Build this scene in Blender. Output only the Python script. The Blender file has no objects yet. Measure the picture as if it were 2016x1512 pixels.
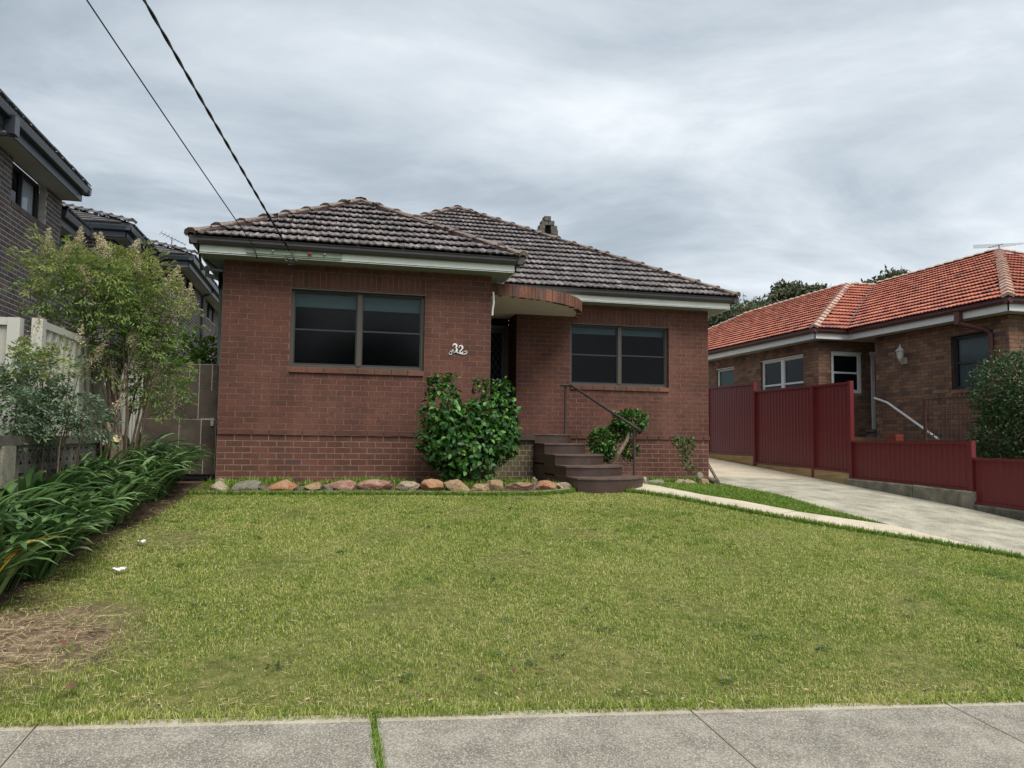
import bpy, math, random
import numpy as np
from mathutils import Matrix, Vector

random.seed(7)
rng = np.random.default_rng(7)
scene = bpy.context.scene
COL = scene.collection
rad = math.radians

# ------------------------------------------------------------------ camera
CAM = Vector((1.559, -11.936, -0.005))
cR = Vector((0.97225395, -0.2335939, 0.01249603))
cU = Vector((-0.02857522, -0.06557685, 0.99743829))
cF = Vector((0.23217605, 0.97012039, 0.07043235))
cam_d = bpy.data.cameras.new('camera')
cam_d.sensor_width = 36.0
cam_d.lens = 36.0 * 1513.25 / 2016.0
cam_d.clip_start = 0.05
cam_d.clip_end = 2000
cam = bpy.data.objects.new('camera', cam_d)
cam.matrix_world = Matrix(((cR.x, cU.x, -cF.x, CAM.x), (cR.y, cU.y, -cF.y, CAM.y),
                           (cR.z, cU.z, -cF.z, CAM.z), (0, 0, 0, 1)))
COL.objects.link(cam)
scene.camera = cam

# ------------------------------------------------------------------ world: overcast sky
SUN_EL, SUN_AZ = rad(58), rad(158)          # azimuth clockwise from +Y
world = bpy.data.worlds.new('World')
scene.world = world
world.use_nodes = True
wt = world.node_tree
wt.nodes.clear()
def wn(t, **k):
    n = wt.nodes.new(t)
    for a, b in k.items(): setattr(n, a, b)
    return n
def wmath(op, a, b=None, clamp=False):
    n = wn('ShaderNodeMath', operation=op, use_clamp=clamp)
    for i, v in enumerate((a, b)):
        if v is None: continue
        if isinstance(v, (int, float)): n.inputs[i].default_value = v
        else: wt.links.new(v, n.inputs[i])
    return n.outputs[0]
sky = wn('ShaderNodeTexSky', sky_type='NISHITA', sun_disc=False, sun_elevation=SUN_EL, sun_rotation=SUN_AZ,
         air_density=1.0, dust_density=2.0, ozone_density=1.0)
tc = wn('ShaderNodeTexCoord')
sx = wn('ShaderNodeSeparateXYZ'); wt.links.new(tc.outputs['Generated'], sx.inputs[0])
zz = wmath('ADD', wmath('MAXIMUM', sx.outputs[2], 0.0), 0.16)
cx = wmath('DIVIDE', sx.outputs[0], zz); cy = wmath('DIVIDE', sx.outputs[1], zz)
cv = wn('ShaderNodeCombineXYZ'); wt.links.new(cx, cv.inputs[0]); wt.links.new(cy, cv.inputs[1])
def wnoise(scale, detail, rough, off, dist=0.0, sc=(1, 1, 1)):
    m = wn('ShaderNodeMapping'); m.inputs['Location'].default_value = off; m.inputs['Scale'].default_value = sc
    wt.links.new(cv.outputs[0], m.inputs[0])
    n = wn('ShaderNodeTexNoise'); n.inputs['Scale'].default_value = scale; n.inputs['Detail'].default_value = detail
    n.inputs['Roughness'].default_value = rough; n.inputs['Distortion'].default_value = dist
    wt.links.new(m.outputs[0], n.inputs['Vector'])
    return n.outputs[0]
n1 = wnoise(0.5, 5, 0.5, (3.1, 1.7, 0.3), 0.25, (0.6, 1.0, 1))
n2 = wnoise(1.4, 8, 0.6, (7.7, 2.2, 1.1), 0.35, (0.7, 1.0, 1))
mix = wmath('ADD', wmath('MULTIPLY', n1, 0.62), wmath('MULTIPLY', n2, 0.38))
ramp = wn('ShaderNodeValToRGB')
wt.links.new(mix, ramp.inputs[0])
SK = 1.0
cr = ramp.color_ramp
cr.elements[0].position = 0.39; cr.elements[0].color = (1.70 * SK, 2.00 * SK, 2.32 * SK, 1)
cr.elements[1].position = 0.63; cr.elements[1].color = (5.6 * SK, 5.8 * SK, 5.95 * SK, 1)
e = cr.elements.new(0.46); e.color = (2.45 * SK, 2.82 * SK, 3.15 * SK, 1)
e = cr.elements.new(0.535); e.color = (3.7 * SK, 4.02 * SK, 4.3 * SK, 1)
mx = wn('ShaderNodeMix', data_type='RGBA'); mx.inputs[0].default_value = 0.94
wt.links.new(sky.outputs[0], mx.inputs[6]); wt.links.new(ramp.outputs[0], mx.inputs[7])
bg = wn('ShaderNodeBackground'); bg.inputs['Strength'].default_value = 0.075
wt.links.new(mx.outputs[2], bg.inputs[0])
wo = wn('ShaderNodeOutputWorld'); wt.links.new(bg.outputs[0], wo.inputs[0])

sun_d = bpy.data.lights.new('sun', 'SUN')
sun_d.energy = 1.5; sun_d.angle = rad(36); sun_d.color = (1.0, 0.955, 0.89)
sun = bpy.data.objects.new('sun', sun_d); COL.objects.link(sun)
sd = Vector((math.sin(SUN_AZ) * math.cos(SUN_EL), math.cos(SUN_AZ) * math.cos(SUN_EL), math.sin(SUN_EL)))
sun.rotation_euler = (-sd).to_track_quat('-Z', 'Y').to_euler()
sun.location = sd * 30
vs = scene.view_settings
vs.view_transform = 'Standard'; vs.look = 'None'; vs.gamma = 1; vs.use_curve_mapping = False
vs.exposure = 1.42
scene.cycles.max_bounces = 6
scene.cycles.use_denoising = True

# ------------------------------------------------------------------ materials
def lin(r, g, b):
    f = lambda c: ((c / 255 + .055) / 1.055) ** 2.4 if c > 10 else c / 255 / 12.92
    return (f(r), f(g), f(b), 1)
class M:
    """small node-material helper"""
    def __init__(s, name, rough=0.8, spec=0.3, metal=0.0):
        s.m = bpy.data.materials.new(name); s.m.use_nodes = True
        s.t = s.m.node_tree; s.b = s.t.nodes['Principled BSDF']
        s.b.inputs['Roughness'].default_value = rough
        s.b.inputs['Specular IOR Level'].default_value = spec
        s.b.inputs['Metallic'].default_value = metal
        s.co = None
    def n(s, t, **k):
        n = s.t.nodes.new(t)
        for a, b in k.items(): setattr(n, a, b)
        return n
    def l(s, a, b): s.t.links.new(a, b)
    def coord(s, kind='Object'):
        g = s.n('ShaderNodeNewGeometry') if kind == 'World' else s.n('ShaderNodeTexCoord')
        return g.outputs['Position'] if kind == 'World' else g.outputs[kind]
    def noise(s, scale, detail=4, rough=.55, vec=None, sc=None, dist=0):
        vec = vec or s.coord('World')
        if sc:
            mp = s.n('ShaderNodeMapping'); mp.inputs['Scale'].default_value = sc; s.l(vec, mp.inputs[0]); vec = mp.outputs[0]
        n = s.n('ShaderNodeTexNoise'); n.inputs['Scale'].default_value = scale; n.inputs['Detail'].default_value = detail
        n.inputs['Roughness'].default_value = rough; n.inputs['Distortion'].default_value = dist
        s.l(vec, n.inputs['Vector']); return n.outputs[0]
    def ramp(s, fac, stops, const=False):
        r = s.n('ShaderNodeValToRGB'); s.l(fac, r.inputs[0]); c = r.color_ramp
        if const: c.interpolation = 'CONSTANT'
        c.elements[0].position, c.elements[0].color = stops[0]
        c.elements[1].position, c.elements[1].color = stops[-1]
        for p, q in stops[1:-1]:
            e = c.elements.new(p); e.color = q
        return r.outputs[0]
    def mix(s, fac, a, b, mode='MIX'):
        x = s.n('ShaderNodeMix', data_type='RGBA', blend_type=mode)
        for i, v in ((0, fac), (6, a), (7, b)):
            if isinstance(v, (int, float)): x.inputs[i].default_value = v
            elif isinstance(v, tuple): x.inputs[i].default_value = v
            else: s.l(v, x.inputs[i])
        return x.outputs[2]
    def math(s, op, a, b=0.0, clamp=False):
        x = s.n('ShaderNodeMath', operation=op, use_clamp=clamp)
        for i, v in ((0, a), (1, b)):
            if isinstance(v, (int, float)): x.inputs[i].default_value = v
            else: s.l(v, x.inputs[i])
        return x.outputs[0]
    def rand(s):
        o = s.n('ShaderNodeObjectInfo').outputs['Random']; g = s.n('ShaderNodeNewGeometry').outputs['Random Per Island']
        return s.math('FRACT', s.math('ADD', o, g))
    def col(s, c):
        if isinstance(c, tuple): s.b.inputs['Base Color'].default_value = c
        else: s.l(c, s.b.inputs['Base Color'])
        return s
    def bump(s, h, strength=.3, dist=.01):
        b = s.n('ShaderNodeBump'); b.inputs['Strength'].default_value = strength; b.inputs['Distance'].default_value = dist
        s.l(h, b.inputs['Height']); s.l(b.outputs[0], s.b.inputs['Normal']); return s
def C(*v): return (v[0], v[1], v[2], 1)

def plain(name, c, rough=.6, spec=.3, var=.18, scale=6, metal=0.0, bump=0.0):
    m = M(name, rough, spec, metal)
    n = m.noise(scale, 5, .6)
    d = tuple(x * (1 - var) for x in c[:3]) + (1,); e = tuple(min(1, x * (1 + var)) for x in c[:3]) + (1,)
    m.col(m.ramp(n, [(.3, d), (.7, e)]))
    if bump: m.bump(m.noise(scale * 12, 3), bump, .004)
    return m.m
def brick_mat(name, stops, rough=.85, dirt=.34):
    m = M(name, rough, .2)
    c = m.ramp(m.rand(), stops)
    f = m.ramp(m.noise(38, 5, .65), [(.3, C(.72, .72, .72)), (.7, C(1.22, 1.2, 1.18))])
    g = m.ramp(m.noise(1.3, 4, .6), [(.3, C(1 - dirt, 1 - dirt, 1 - dirt)), (.65, C(1.08, 1.08, 1.08))])
    st_ = m.ramp(m.noise(1.0, 5, .6, sc=(2.6, 2.6, .45)), [(.36, C(.86, .87, .88)), (.55, C(1, 1, 1)), (.72, C(1.16, 1.15, 1.14))])
    m.col(m.mix(1.0, m.mix(1.0, m.mix(1.0, c, f, 'MULTIPLY'), g, 'MULTIPLY'), st_, 'MULTIPLY'))
    m.bump(m.noise(160, 4, .6), .35, .003)
    return m.m
MAT = {}
MAT['brick'] = brick_mat('red_brick', [(0, C(.118, .059, .046)), (.2, C(.134, .063, .048)), (.45, C(.148, .067, .050)), (.65, C(.128, .061, .047)), (.85, C(.142, .066, .050)), (.97, C(.166, .069, .048)), (1, C(.104, .060, .052))])
MAT['sill'] = brick_mat('orange_sill_brick', [(0, C(.16, .078, .058)), (.5, C(.20, .092, .066)), (1, C(.135, .078, .064))])
MAT['canopy_brick'] = brick_mat('weathered_orange_brick', [(0, C(.15, .072, .052)), (.4, C(.235, .105, .072)), (.7, C(.19, .098, .075)), (1, C(.10, .072, .064))], dirt=.45)
MAT['porch_brick'] = brick_mat('mossy_brick', [(0, C(.10, .075, .05)), (.5, C(.13, .095, .06)), (1, C(.09, .08, .05))], dirt=.5)
MAT['nbrick'] = brick_mat('mixed_brown_brick', [(0, C(.16, .10, .082)), (.25, C(.25, .145, .096)), (.5, C(.295, .172, .110)), (.68, C(.235, .135, .096)), (.8, C(.125, .093, .089)), (.94, C(.36, .22, .135)), (1, C(.145, .10, .086))])
MAT['dbrick'] = brick_mat('dark_grey_brick', [(0, C(.088, .075, .074)), (.35, C(.118, .098, .094)), (.6, C(.142, .110, .098)), (.8, C(.105, .094, .10)), (1, C(.17, .135, .118))])
MAT['mortar_dark'] = plain('reddish_mortar', C(.185, .108, .088), .95, .1, .35, 9)
MAT['mortar_cream'] = plain('cream_mortar', C(.235, .162, .118), .95, .1, .3, 8)
MAT['mortar_brown'] = plain('brown_mortar', C(.10, .066, .052), .95, .1, .3, 9)
MAT['mortar_light'] = plain('pale_mortar', C(.46, .43, .40), .95, .1, .15, 9)
MAT['mortar_moss'] = plain('mossy_mortar', C(.26, .25, .16), .95, .1, .4, 9)

def tile_mat(name, stops, lich, lichfac, rough=.75, grain=(26, 26, 26)):
    m = M(name, rough, .25)
    c = m.ramp(m.rand(), stops)
    n = m.noise(1.0, 6, .75, sc=grain)
    f = m.ramp(n, [(.54 - lichfac * .06, C(0, 0, 0)), (.70, C(1, 1, 1))])
    c = m.mix(m.math('MULTIPLY', f, lichfac), c, lich)
    g = m.ramp(m.noise(30, 4, .6), [(.3, C(.62, .62, .62)), (.7, C(1.2, 1.2, 1.2))])
    m.col(m.mix(1.0, c, g, 'MULTIPLY')); m.bump(m.noise(90, 4), .4, .004)
    return m.m
MAT['tile'] = tile_mat('weathered_roof_tile', [(0, C(.095, .084, .088)), (.3, C(.130, .115, .119)), (.55, C(.160, .140, .142)), (.8, C(.112, .096, .099)), (1, C(.20, .168, .165))], C(.50, .46, .43), .85, grain=(17, 1.3, 1.3))
MAT['ridge'] = tile_mat('lichened_ridge_tile', [(0, C(.17, .125, .108)), (.5, C(.22, .17, .145)), (1, C(.16, .13, .118))], C(.40, .37, .30), .8)
MAT['ntile'] = tile_mat('orange_terracotta_tile', [(0, C(.37, .115, .076)), (.2, C(.46, .145, .092)), (.5, C(.53, .175, .108)), (.68, C(.41, .130, .096)), (.84, C(.60, .235, .13)), (.95, C(.26, .10, .085)), (1, C(.22, .10, .09))], C(.60, .38, .32), .5, rough=.5)
MAT['nridge'] = tile_mat('pale_terracotta_ridge', [(0, C(.46, .30, .24)), (.5, C(.55, .38, .31)), (1, C(.42, .29, .24))], C(.6, .48, .41), .2)
MAT['dtile'] = tile_mat('charcoal_flat_tile', [(0, C(.10, .095, .095)), (1, C(.14, .13, .128))], C(.2, .2, .2), .3, rough=.45)
MAT['bedding'] = plain('brown_bedding_mortar', C(.060, .040, .038), .95, .1, .3, 14)
MAT['deck'] = plain('roof_underlay', C(.045, .035, .035), .95, .1)
MAT['ndeck'] = plain('terracotta_underlay', C(.09, .035, .022), .95, .1)
MAT['gutter'] = plain('grey_brown_gutter', C(.060, .055, .056), .5, .4, .12)
MAT['fascia'] = plain('pale_green_fascia', C(.86, .90, .85), .6, .3, .06, 3)
MAT['soffit'] = plain('green_grey_soffit', C(.26, .31, .27), .8, .2, .08)
MAT['plate'] = plain('sage_green_board', C(.27, .33, .26), .7, .2, .1)
MAT['green_pipe'] = plain('grey_green_pipe', C(.17, .22, .19), .5, .3)
MAT['render'] = plain('grey_cream_render', C(.74, .73, .66), .9, .1, .08, 5)
MAT['win_frame'] = plain('brown_aluminium', C(.075, .062, .046), .4, .5, .08)
MAT['dark_frame'] = plain('charcoal_frame', C(.035, .038, .042), .45, .4, .1)
MAT['white_frame'] = plain('white_paint', C(.72, .73, .72), .5, .3, .05)
MAT['grey_frame'] = plain('blue_grey_paint', C(.22, .25, .29), .5, .3, .05)
MAT['blind'] = plain('roller_blind', C(.50, .56, .54), .9, .1, .03)
MAT['venetian'] = plain('dark_venetian_slat', C(.10, .10, .11), .6, .3, .05)
MAT['curtain'] = plain('pale_curtain', C(.75, .78, .80), .9, .1, .1, 14)
MAT['room'] = plain('dark_room', C(.007, .009, .012), .9, .1)  # near-black colour stands in for the unlit room behind the panes
MAT['security'] = plain('black_security_mesh', C(.075, .085, .09), .5, .3)
MAT['paint_brown'] = M('brown_paving_paint', .42, .45)
_m = MAT['paint_brown']; _m.col(_m.ramp(_m.noise(5, 6, .65), [(.3, C(.046, .028, .022)), (.6, C(.062, .038, .030)), (.8, C(.092, .062, .050))])).bump(_m.noise(55, 3), .25, .004); MAT['paint_brown'] = _m.m
MAT['tread'] = plain('worn_brown_paint', C(.112, .076, .062), .45, .45, .3, 7)
MAT['rail'] = plain('brown_rail_paint', C(.055, .038, .036), .4, .5, .15)
MAT['fence'] = plain('maroon_steel', C(.135, .016, .020), .42, .45, .06, 1.5)
MAT['cream_fence'] = plain('cream_steel', C(.42, .41, .35), .45, .4, .07, 2)
MAT['cream_frame'] = plain('pale_cream_steel', C(.50, .49, .44), .45, .4, .05, 2)
m = M('pine_sleeper', .8, .2)
w = m.noise(7, 5, .6, sc=(1, .25, 4)); m.col(m.ramp(w, [(.25, C(.26, .17, .075)), (.5, C(.42, .30, .15)), (.75, C(.55, .42, .24))])); MAT['sleeper'] = m.m
def concrete(name, a, b, c, sc=4.5, fine=150, sparkle=None):
    m = M(name, .9, .2)
    base = m.ramp(m.noise(sc, 6, .62), [(.3, a), (.5, b), (.72, c)])
    base = m.mix(1.0, base, m.ramp(m.noise(fine, 3, .7), [(.3, C(.62, .62, .62)), (.7, C(1.3, 1.3, 1.3))]), 'MULTIPLY')
    if sparkle:
        v = m.n('ShaderNodeTexVoronoi'); v.inputs['Scale'].default_value = sparkle[0]; m.l(m.coord('World'), v.inputs['Vector'])
        f = m.math('MULTIPLY', m.math('LESS_THAN', v.outputs['Distance'], sparkle[1]), m.math('GREATER_THAN', v.outputs['Color'], .42))
        base = m.mix(m.math('MULTIPLY', f, sparkle[3]), base, sparkle[2])
    m.col(base); m.bump(m.noise(fine, 4, .6), .5, .004); return m.m
MAT['foot'] = concrete('exposed_aggregate', C(.165, .152, .126), C(.228, .21, .174), C(.31, .287, .24), 5.0, 70, (105, .40, C(.52, .48, .40), .6))
MAT['foot_edge'] = concrete('smooth_concrete_margin', C(.32, .28, .21), C(.40, .36, .28), C(.47, .43, .34), 5, 140)
MAT['drive'] = concrete('worn_driveway_concrete', C(.22, .205, .16), C(.36, .34, .265), C(.48, .455, .36), 2.4, 45)
MAT['path'] = concrete('cream_path_concrete', C(.43, .37, .27), C(.52, .46, .35), C(.60, .53, .41), 2.5, 80)
MAT['old_concrete'] = concrete('stained_old_concrete', C(.11, .105, .08), C(.22, .205, .16), C(.36, .33, .26), 3.2, 60)
MAT['dark_concrete'] = concrete('lichen_dark_concrete', C(.075, .07, .06), C(.12, .112, .095), C(.18, .17, .14), 6, 60)
m = M('dirt', .95, .1); m.col(m.ramp(m.noise(14, 6, .7), [(.3, C(.055, .038, .026)), (.5, C(.11, .075, .05)), (.7, C(.21, .155, .10))])); m.bump(m.noise(60, 4), .8, .02); MAT['dirt'] = m.m
m = M('lawn_soil', .95, .1)
_c = m.ramp(m.noise(11, 6, .7), [(.3, C(.055, .062, .02)), (.5, C(.11, .118, .036)), (.72, C(.22, .19, .082))])
_d = m.ramp(m.noise(14, 6, .7), [(.3, C(.075, .052, .036)), (.5, C(.15, .105, .07)), (.7, C(.30, .22, .14))])
_v = m.n('ShaderNodeVectorMath', operation='DISTANCE'); m.l(m.coord('World'), _v.inputs[0]); _v.inputs[1].default_value = (-.15, -7.0, -1.18)
_f = m.math('ADD', _v.outputs['Value'], m.math('MULTIPLY', m.math('SUBTRACT', m.noise(3.5, 5, .65), .5), 1.1))
m.col(m.mix(m.ramp(_f, [(.45, C(1, 1, 1)), (.85, C(0, 0, 0))]), _c, _d)); MAT['lawn_soil'] = m.m
m = M('terrain', .95, .1); m.col(m.ramp(m.noise(.6, 5), [(.3, C(.05, .06, .025)), (.7, C(.10, .095, .05))])); MAT['terrain'] = m.m

def leafy(name, stops, rough=.5, spec=.4, trans=.35, big=None, bigscale=1.5):
    """leaf material: random colour per leaf, broad patches, some light through the blade"""
    m = M(name, rough, spec)
    c = m.ramp(m.rand(), stops)
    if big:
        f = m.ramp(m.noise(bigscale, 5, .62), [(.36, C(0, 0, 0)), (.66, C(1, 1, 1))])
        c = m.mix(m.math('MULTIPLY', f, big[1]), c, big[0])
    m.col(c)
    tr = m.n('ShaderNodeBsdfTranslucent'); m.l(c, tr.inputs[0])
    ms = m.n('ShaderNodeMixShader'); ms.inputs[0].default_value = trans
    out = m.t.nodes['Material Output']
    m.l(m.b.outputs[0], ms.inputs[1]); m.l(tr.outputs[0], ms.inputs[2]); m.l(ms.outputs[0], out.inputs[0])
    return m.m
# lawn blades: green with straw patches and dry ends
m = M('grass_blades', .55, .3)
pr_ = m.rand()
green = m.ramp(pr_, [(0, C(.13, .20, .024)), (.3, C(.24, .325, .046)), (.62, C(.36, .425, .085)), (.86, C(.50, .52, .16)), (.95, C(.64, .60, .29)), (1, C(.74, .68, .44))])
straw = m.ramp(pr_, [(0, C(.31, .35, .075)), (.5, C(.50, .49, .16)), (.85, C(.64, .57, .27)), (1, C(.74, .65, .40))])
deep = m.ramp(pr_, [(0, C(.075, .155, .018)), (.6, C(.16, .265, .036)), (1, C(.32, .40, .09))])
pt = m.math('ADD', m.math('MULTIPLY', m.noise(.8, 6, .65, dist=.6), .5), m.math('MULTIPLY', m.noise(6.5, 6, .75), .5))
f1 = m.ramp(pt, [(.49, C(0, 0, 0)), (.60, C(1, 1, 1))]); f2 = m.ramp(pt, [(.39, C(1, 1, 1)), (.48, C(0, 0, 0))])
gc = m.mix(m.math('MULTIPLY', f2, .95), m.mix(m.math('MULTIPLY', f1, .62), green, straw), deep)
m.col(gc)
tr = m.n('ShaderNodeBsdfTranslucent'); m.l(gc, tr.inputs[0]); ms = m.n('ShaderNodeMixShader'); ms.inputs[0].default_value = .32
m.l(m.b.outputs[0], ms.inputs[1]); m.l(tr.outputs[0], ms.inputs[2]); m.l(ms.outputs[0], m.t.nodes['Material Output'].inputs[0])
MAT['grass'] = m.m
MAT['lush'] = leafy('lush_grass', [(0, C(.09, .18, .02)), (.5, C(.17, .285, .036)), (1, C(.30, .38, .075))], .5, .35, .35)
MAT['straw'] = leafy('dry_straw', [(0, C(.30, .22, .11)), (.5, C(.48, .38, .22)), (1, C(.62, .52, .34))], .8, .2, .1)
MAT['strap'] = leafy('strap_leaf', [(0, C(.046, .105, .030)), (.45, C(.078, .155, .046)), (.8, C(.135, .235, .078)), (1, C(.26, .36, .16))], .34, .55, .2)
MAT['strap_dry'] = leafy('yellowed_strap_leaf', [(0, C(.36, .20, .03)), (1, C(.48, .33, .06))], .5, .3, .2)
MAT['camellia'] = leafy('glossy_dark_leaf', [(0, C(.016, .060, .014)), (.45, C(.030, .100, .018)), (.75, C(.058, .165, .026)), (1, C(.15, .30, .05))], .42, .35, .14)
MAT['nandina'] = leafy('feathery_leaf', [(0, C(.06, .14, .026)), (.4, C(.11, .225, .042)), (.75, C(.18, .31, .06)), (1, C(.32, .40, .12))], .5, .35, .38, (C(.40, .40, .19), .42), 2.6)
MAT['nandina_tip'] = leafy('pale_new_leaf', [(0, C(.20, .27, .06)), (1, C(.36, .38, .13))], .5, .3, .35)
MAT['nandina_blue'] = leafy('blue_green_leaf', [(0, C(.07, .135, .075)), (.5, C(.125, .21, .115)), (.85, C(.20, .285, .16)), (1, C(.32, .38, .23))], .45, .4, .25, (C(.15, .18, .10), .45), 3)
MAT['panicle'] = leafy('cream_blossom', [(0, C(.42, .34, .20)), (.5, C(.56, .48, .31)), (1, C(.66, .61, .46))], .8, .2, .2)
MAT['lime'] = leafy('bright_green_leaf', [(0, C(.055, .14, .018)), (.5, C(.11, .23, .03)), (1, C(.22, .32, .05))], .4, .4, .35)
MAT['hedge'] = leafy('hedge_leaf', [(0, C(.022, .055, .016)), (.5, C(.040, .088, .024)), (.86, C(.065, .125, .034)), (.97, C(.10, .15, .05)), (1, C(.20, .09, .05))], .42, .45, .2)
MAT['gum'] = leafy('eucalypt_leaf', [(0, C(.060, .075, .038)), (.5, C(.095, .112, .055)), (1, C(.155, .165, .085))], .55, .3, .2)
MAT['bark'] = plain('grey_brown_bark', C(.19, .15, .11), .9, .1, .4, 22, bump=.5)
MAT['stem'] = plain('brown_cane', C(.13, .095, .07), .85, .15, .4, 25)
MAT['cut_wood'] = plain('fresh_cut_wood', C(.62, .45, .24), .8, .2, .15, 18)
MAT['white'] = plain('white_plastic', C(.78, .78, .76), .45, .4, .04)
MAT['paper'] = plain('white_paper', C(.78, .77, .74), .8, .2, .06)
MAT['black'] = plain('black_rubber', C(.012, .012, .014), .5, .4)
MAT['metal'] = plain('galvanised_metal', C(.42, .42, .42), .4, .5, .1, 6, .6)
MAT['dark_metal'] = plain('dark_grey_metal', C(.10, .10, .105), .45, .5, .1, 6, .3)
MAT['nred'] = plain('oxide_red_gutter', C(.105, .038, .036), .45, .4, .1)
MAT['tnav'] = plain('blue_black_steel', C(.045, .055, .068), .4, .5, .1)
MAT['tsoffit'] = plain('light_grey_soffit', C(.50, .50, .49), .8, .2, .04)
MAT['redpaint'] = plain('brick_red_paint', C(.26, .05, .035), .5, .4)
MAT['rust'] = plain('rusty_brown_bar', C(.10, .045, .035), .7, .3, .2)
MAT['leaf_red'] = plain('dead_red_leaf', C(.135, .068, .042), .7, .2, .3, 30)
MAT['leaf_tan'] = plain('dead_tan_leaf', C(.42, .30, .18), .8, .2, .3, 30)
MAT['glass_lamp'] = plain('frosted_glass', C(.75, .76, .74), .2, .5, .03)
MAT['brass'] = plain('brass', C(.6, .48, .22), .35, .5, .05, 6, .8)
m = M('tiled_gate_board', .75, .2)
m.col(m.mix(1.0, m.ramp(m.rand(), [(0, C(.062, .050, .042)), (.5, C(.085, .066, .053)), (1, C(.072, .062, .052))]), m.ramp(m.noise(4.5, 7, .7), [(.3, C(.6, .62, .6)), (.7, C(1.35, 1.3, 1.2))]), 'MULTIPLY')); MAT['gate_tile'] = m.m
MAT['grout'] = plain('pale_grout', C(.46, .42, .36), .9, .1, .1)
def stone_mat(name, a, b, c):
    m = M(name, .9, .2)
    m.col(m.mix(1.0, m.ramp(m.noise(7, 7, .7, dist=.8), [(.3, a), (.5, b), (.7, c)]), m.ramp(m.noise(50, 4), [(.3, C(.65, .65, .65)), (.7, C(1.2, 1.2, 1.2))]), 'MULTIPLY'))
    m.bump(m.noise(26, 6, .7), .9, .03); return m.m
MAT['st_cream'] = stone_mat('cream_sandstone', C(.22, .17, .11), C(.36, .29, .20), C(.50, .43, .32))
MAT['st_grey'] = stone_mat('lichen_grey_stone', C(.12, .12, .09), C(.22, .21, .16), C(.34, .32, .25))
MAT['st_orange'] = stone_mat('orange_sandstone', C(.24, .11, .06), C(.38, .20, .11), C(.46, .31, .20))
MAT['st_pink'] = stone_mat('pinkish_sandstone', C(.20, .10, .07), C(.33, .19, .14), C(.48, .34, .27))
MAT['st_tan'] = stone_mat('tan_sandstone', C(.18, .12, .065), C(.32, .22, .13), C(.44, .33, .20))
MAT['st_dark'] = stone_mat('grey_brown_stone', C(.08, .065, .05), C(.15, .12, .095), C(.22, .185, .15))
m = M('window_glass', .04, .5)
gl = m.n('ShaderNodeBsdfGlossy'); gl.inputs['Roughness'].default_value = .06
tp = m.n('ShaderNodeBsdfTransparent'); tp.inputs[0].default_value = C(.40, .47, .50)
fr = m.n('ShaderNodeFresnel'); fr.inputs[0].default_value = 1.5
ms = m.n('ShaderNodeMixShader'); m.l(fr.outputs[0], ms.inputs[0]); m.l(tp.outputs[0], ms.inputs[1]); m.l(gl.outputs[0], ms.inputs[2])
m.l(ms.outputs[0], m.t.nodes['Material Output'].inputs[0]); MAT['glass'] = m.m
m = M('clear_glass', .04, .5)
gl = m.n('ShaderNodeBsdfGlossy'); gl.inputs['Roughness'].default_value = .03
tp = m.n('ShaderNodeBsdfTransparent'); tp.inputs[0].default_value = C(.86, .90, .90)
fr = m.n('ShaderNodeFresnel'); fr.inputs[0].default_value = 1.5
ms = m.n('ShaderNodeMixShader'); m.l(fr.outputs[0], ms.inputs[0]); m.l(tp.outputs[0], ms.inputs[1]); m.l(gl.outputs[0], ms.inputs[2])
m.l(ms.outputs[0], m.t.nodes['Material Output'].inputs[0]); MAT['clear_glass'] = m.m
m = M('screened_glass', .3, .3)
gl = m.n('ShaderNodeBsdfGlossy'); gl.inputs['Roughness'].default_value = .12
tp = m.n('ShaderNodeBsdfTransparent'); tp.inputs[0].default_value = C(.34, .43, .45)
fr = m.n('ShaderNodeFresnel'); fr.inputs[0].default_value = 1.33
ms = m.n('ShaderNodeMixShader'); m.l(fr.outputs[0], ms.inputs[0]); m.l(tp.outputs[0], ms.inputs[1]); m.l(gl.outputs[0], ms.inputs[2])
m.l(ms.outputs[0], m.t.nodes['Material Output'].inputs[0]); MAT['screen'] = m.m
MAT['house_wall_side'] = MAT['mortar_dark']

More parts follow.
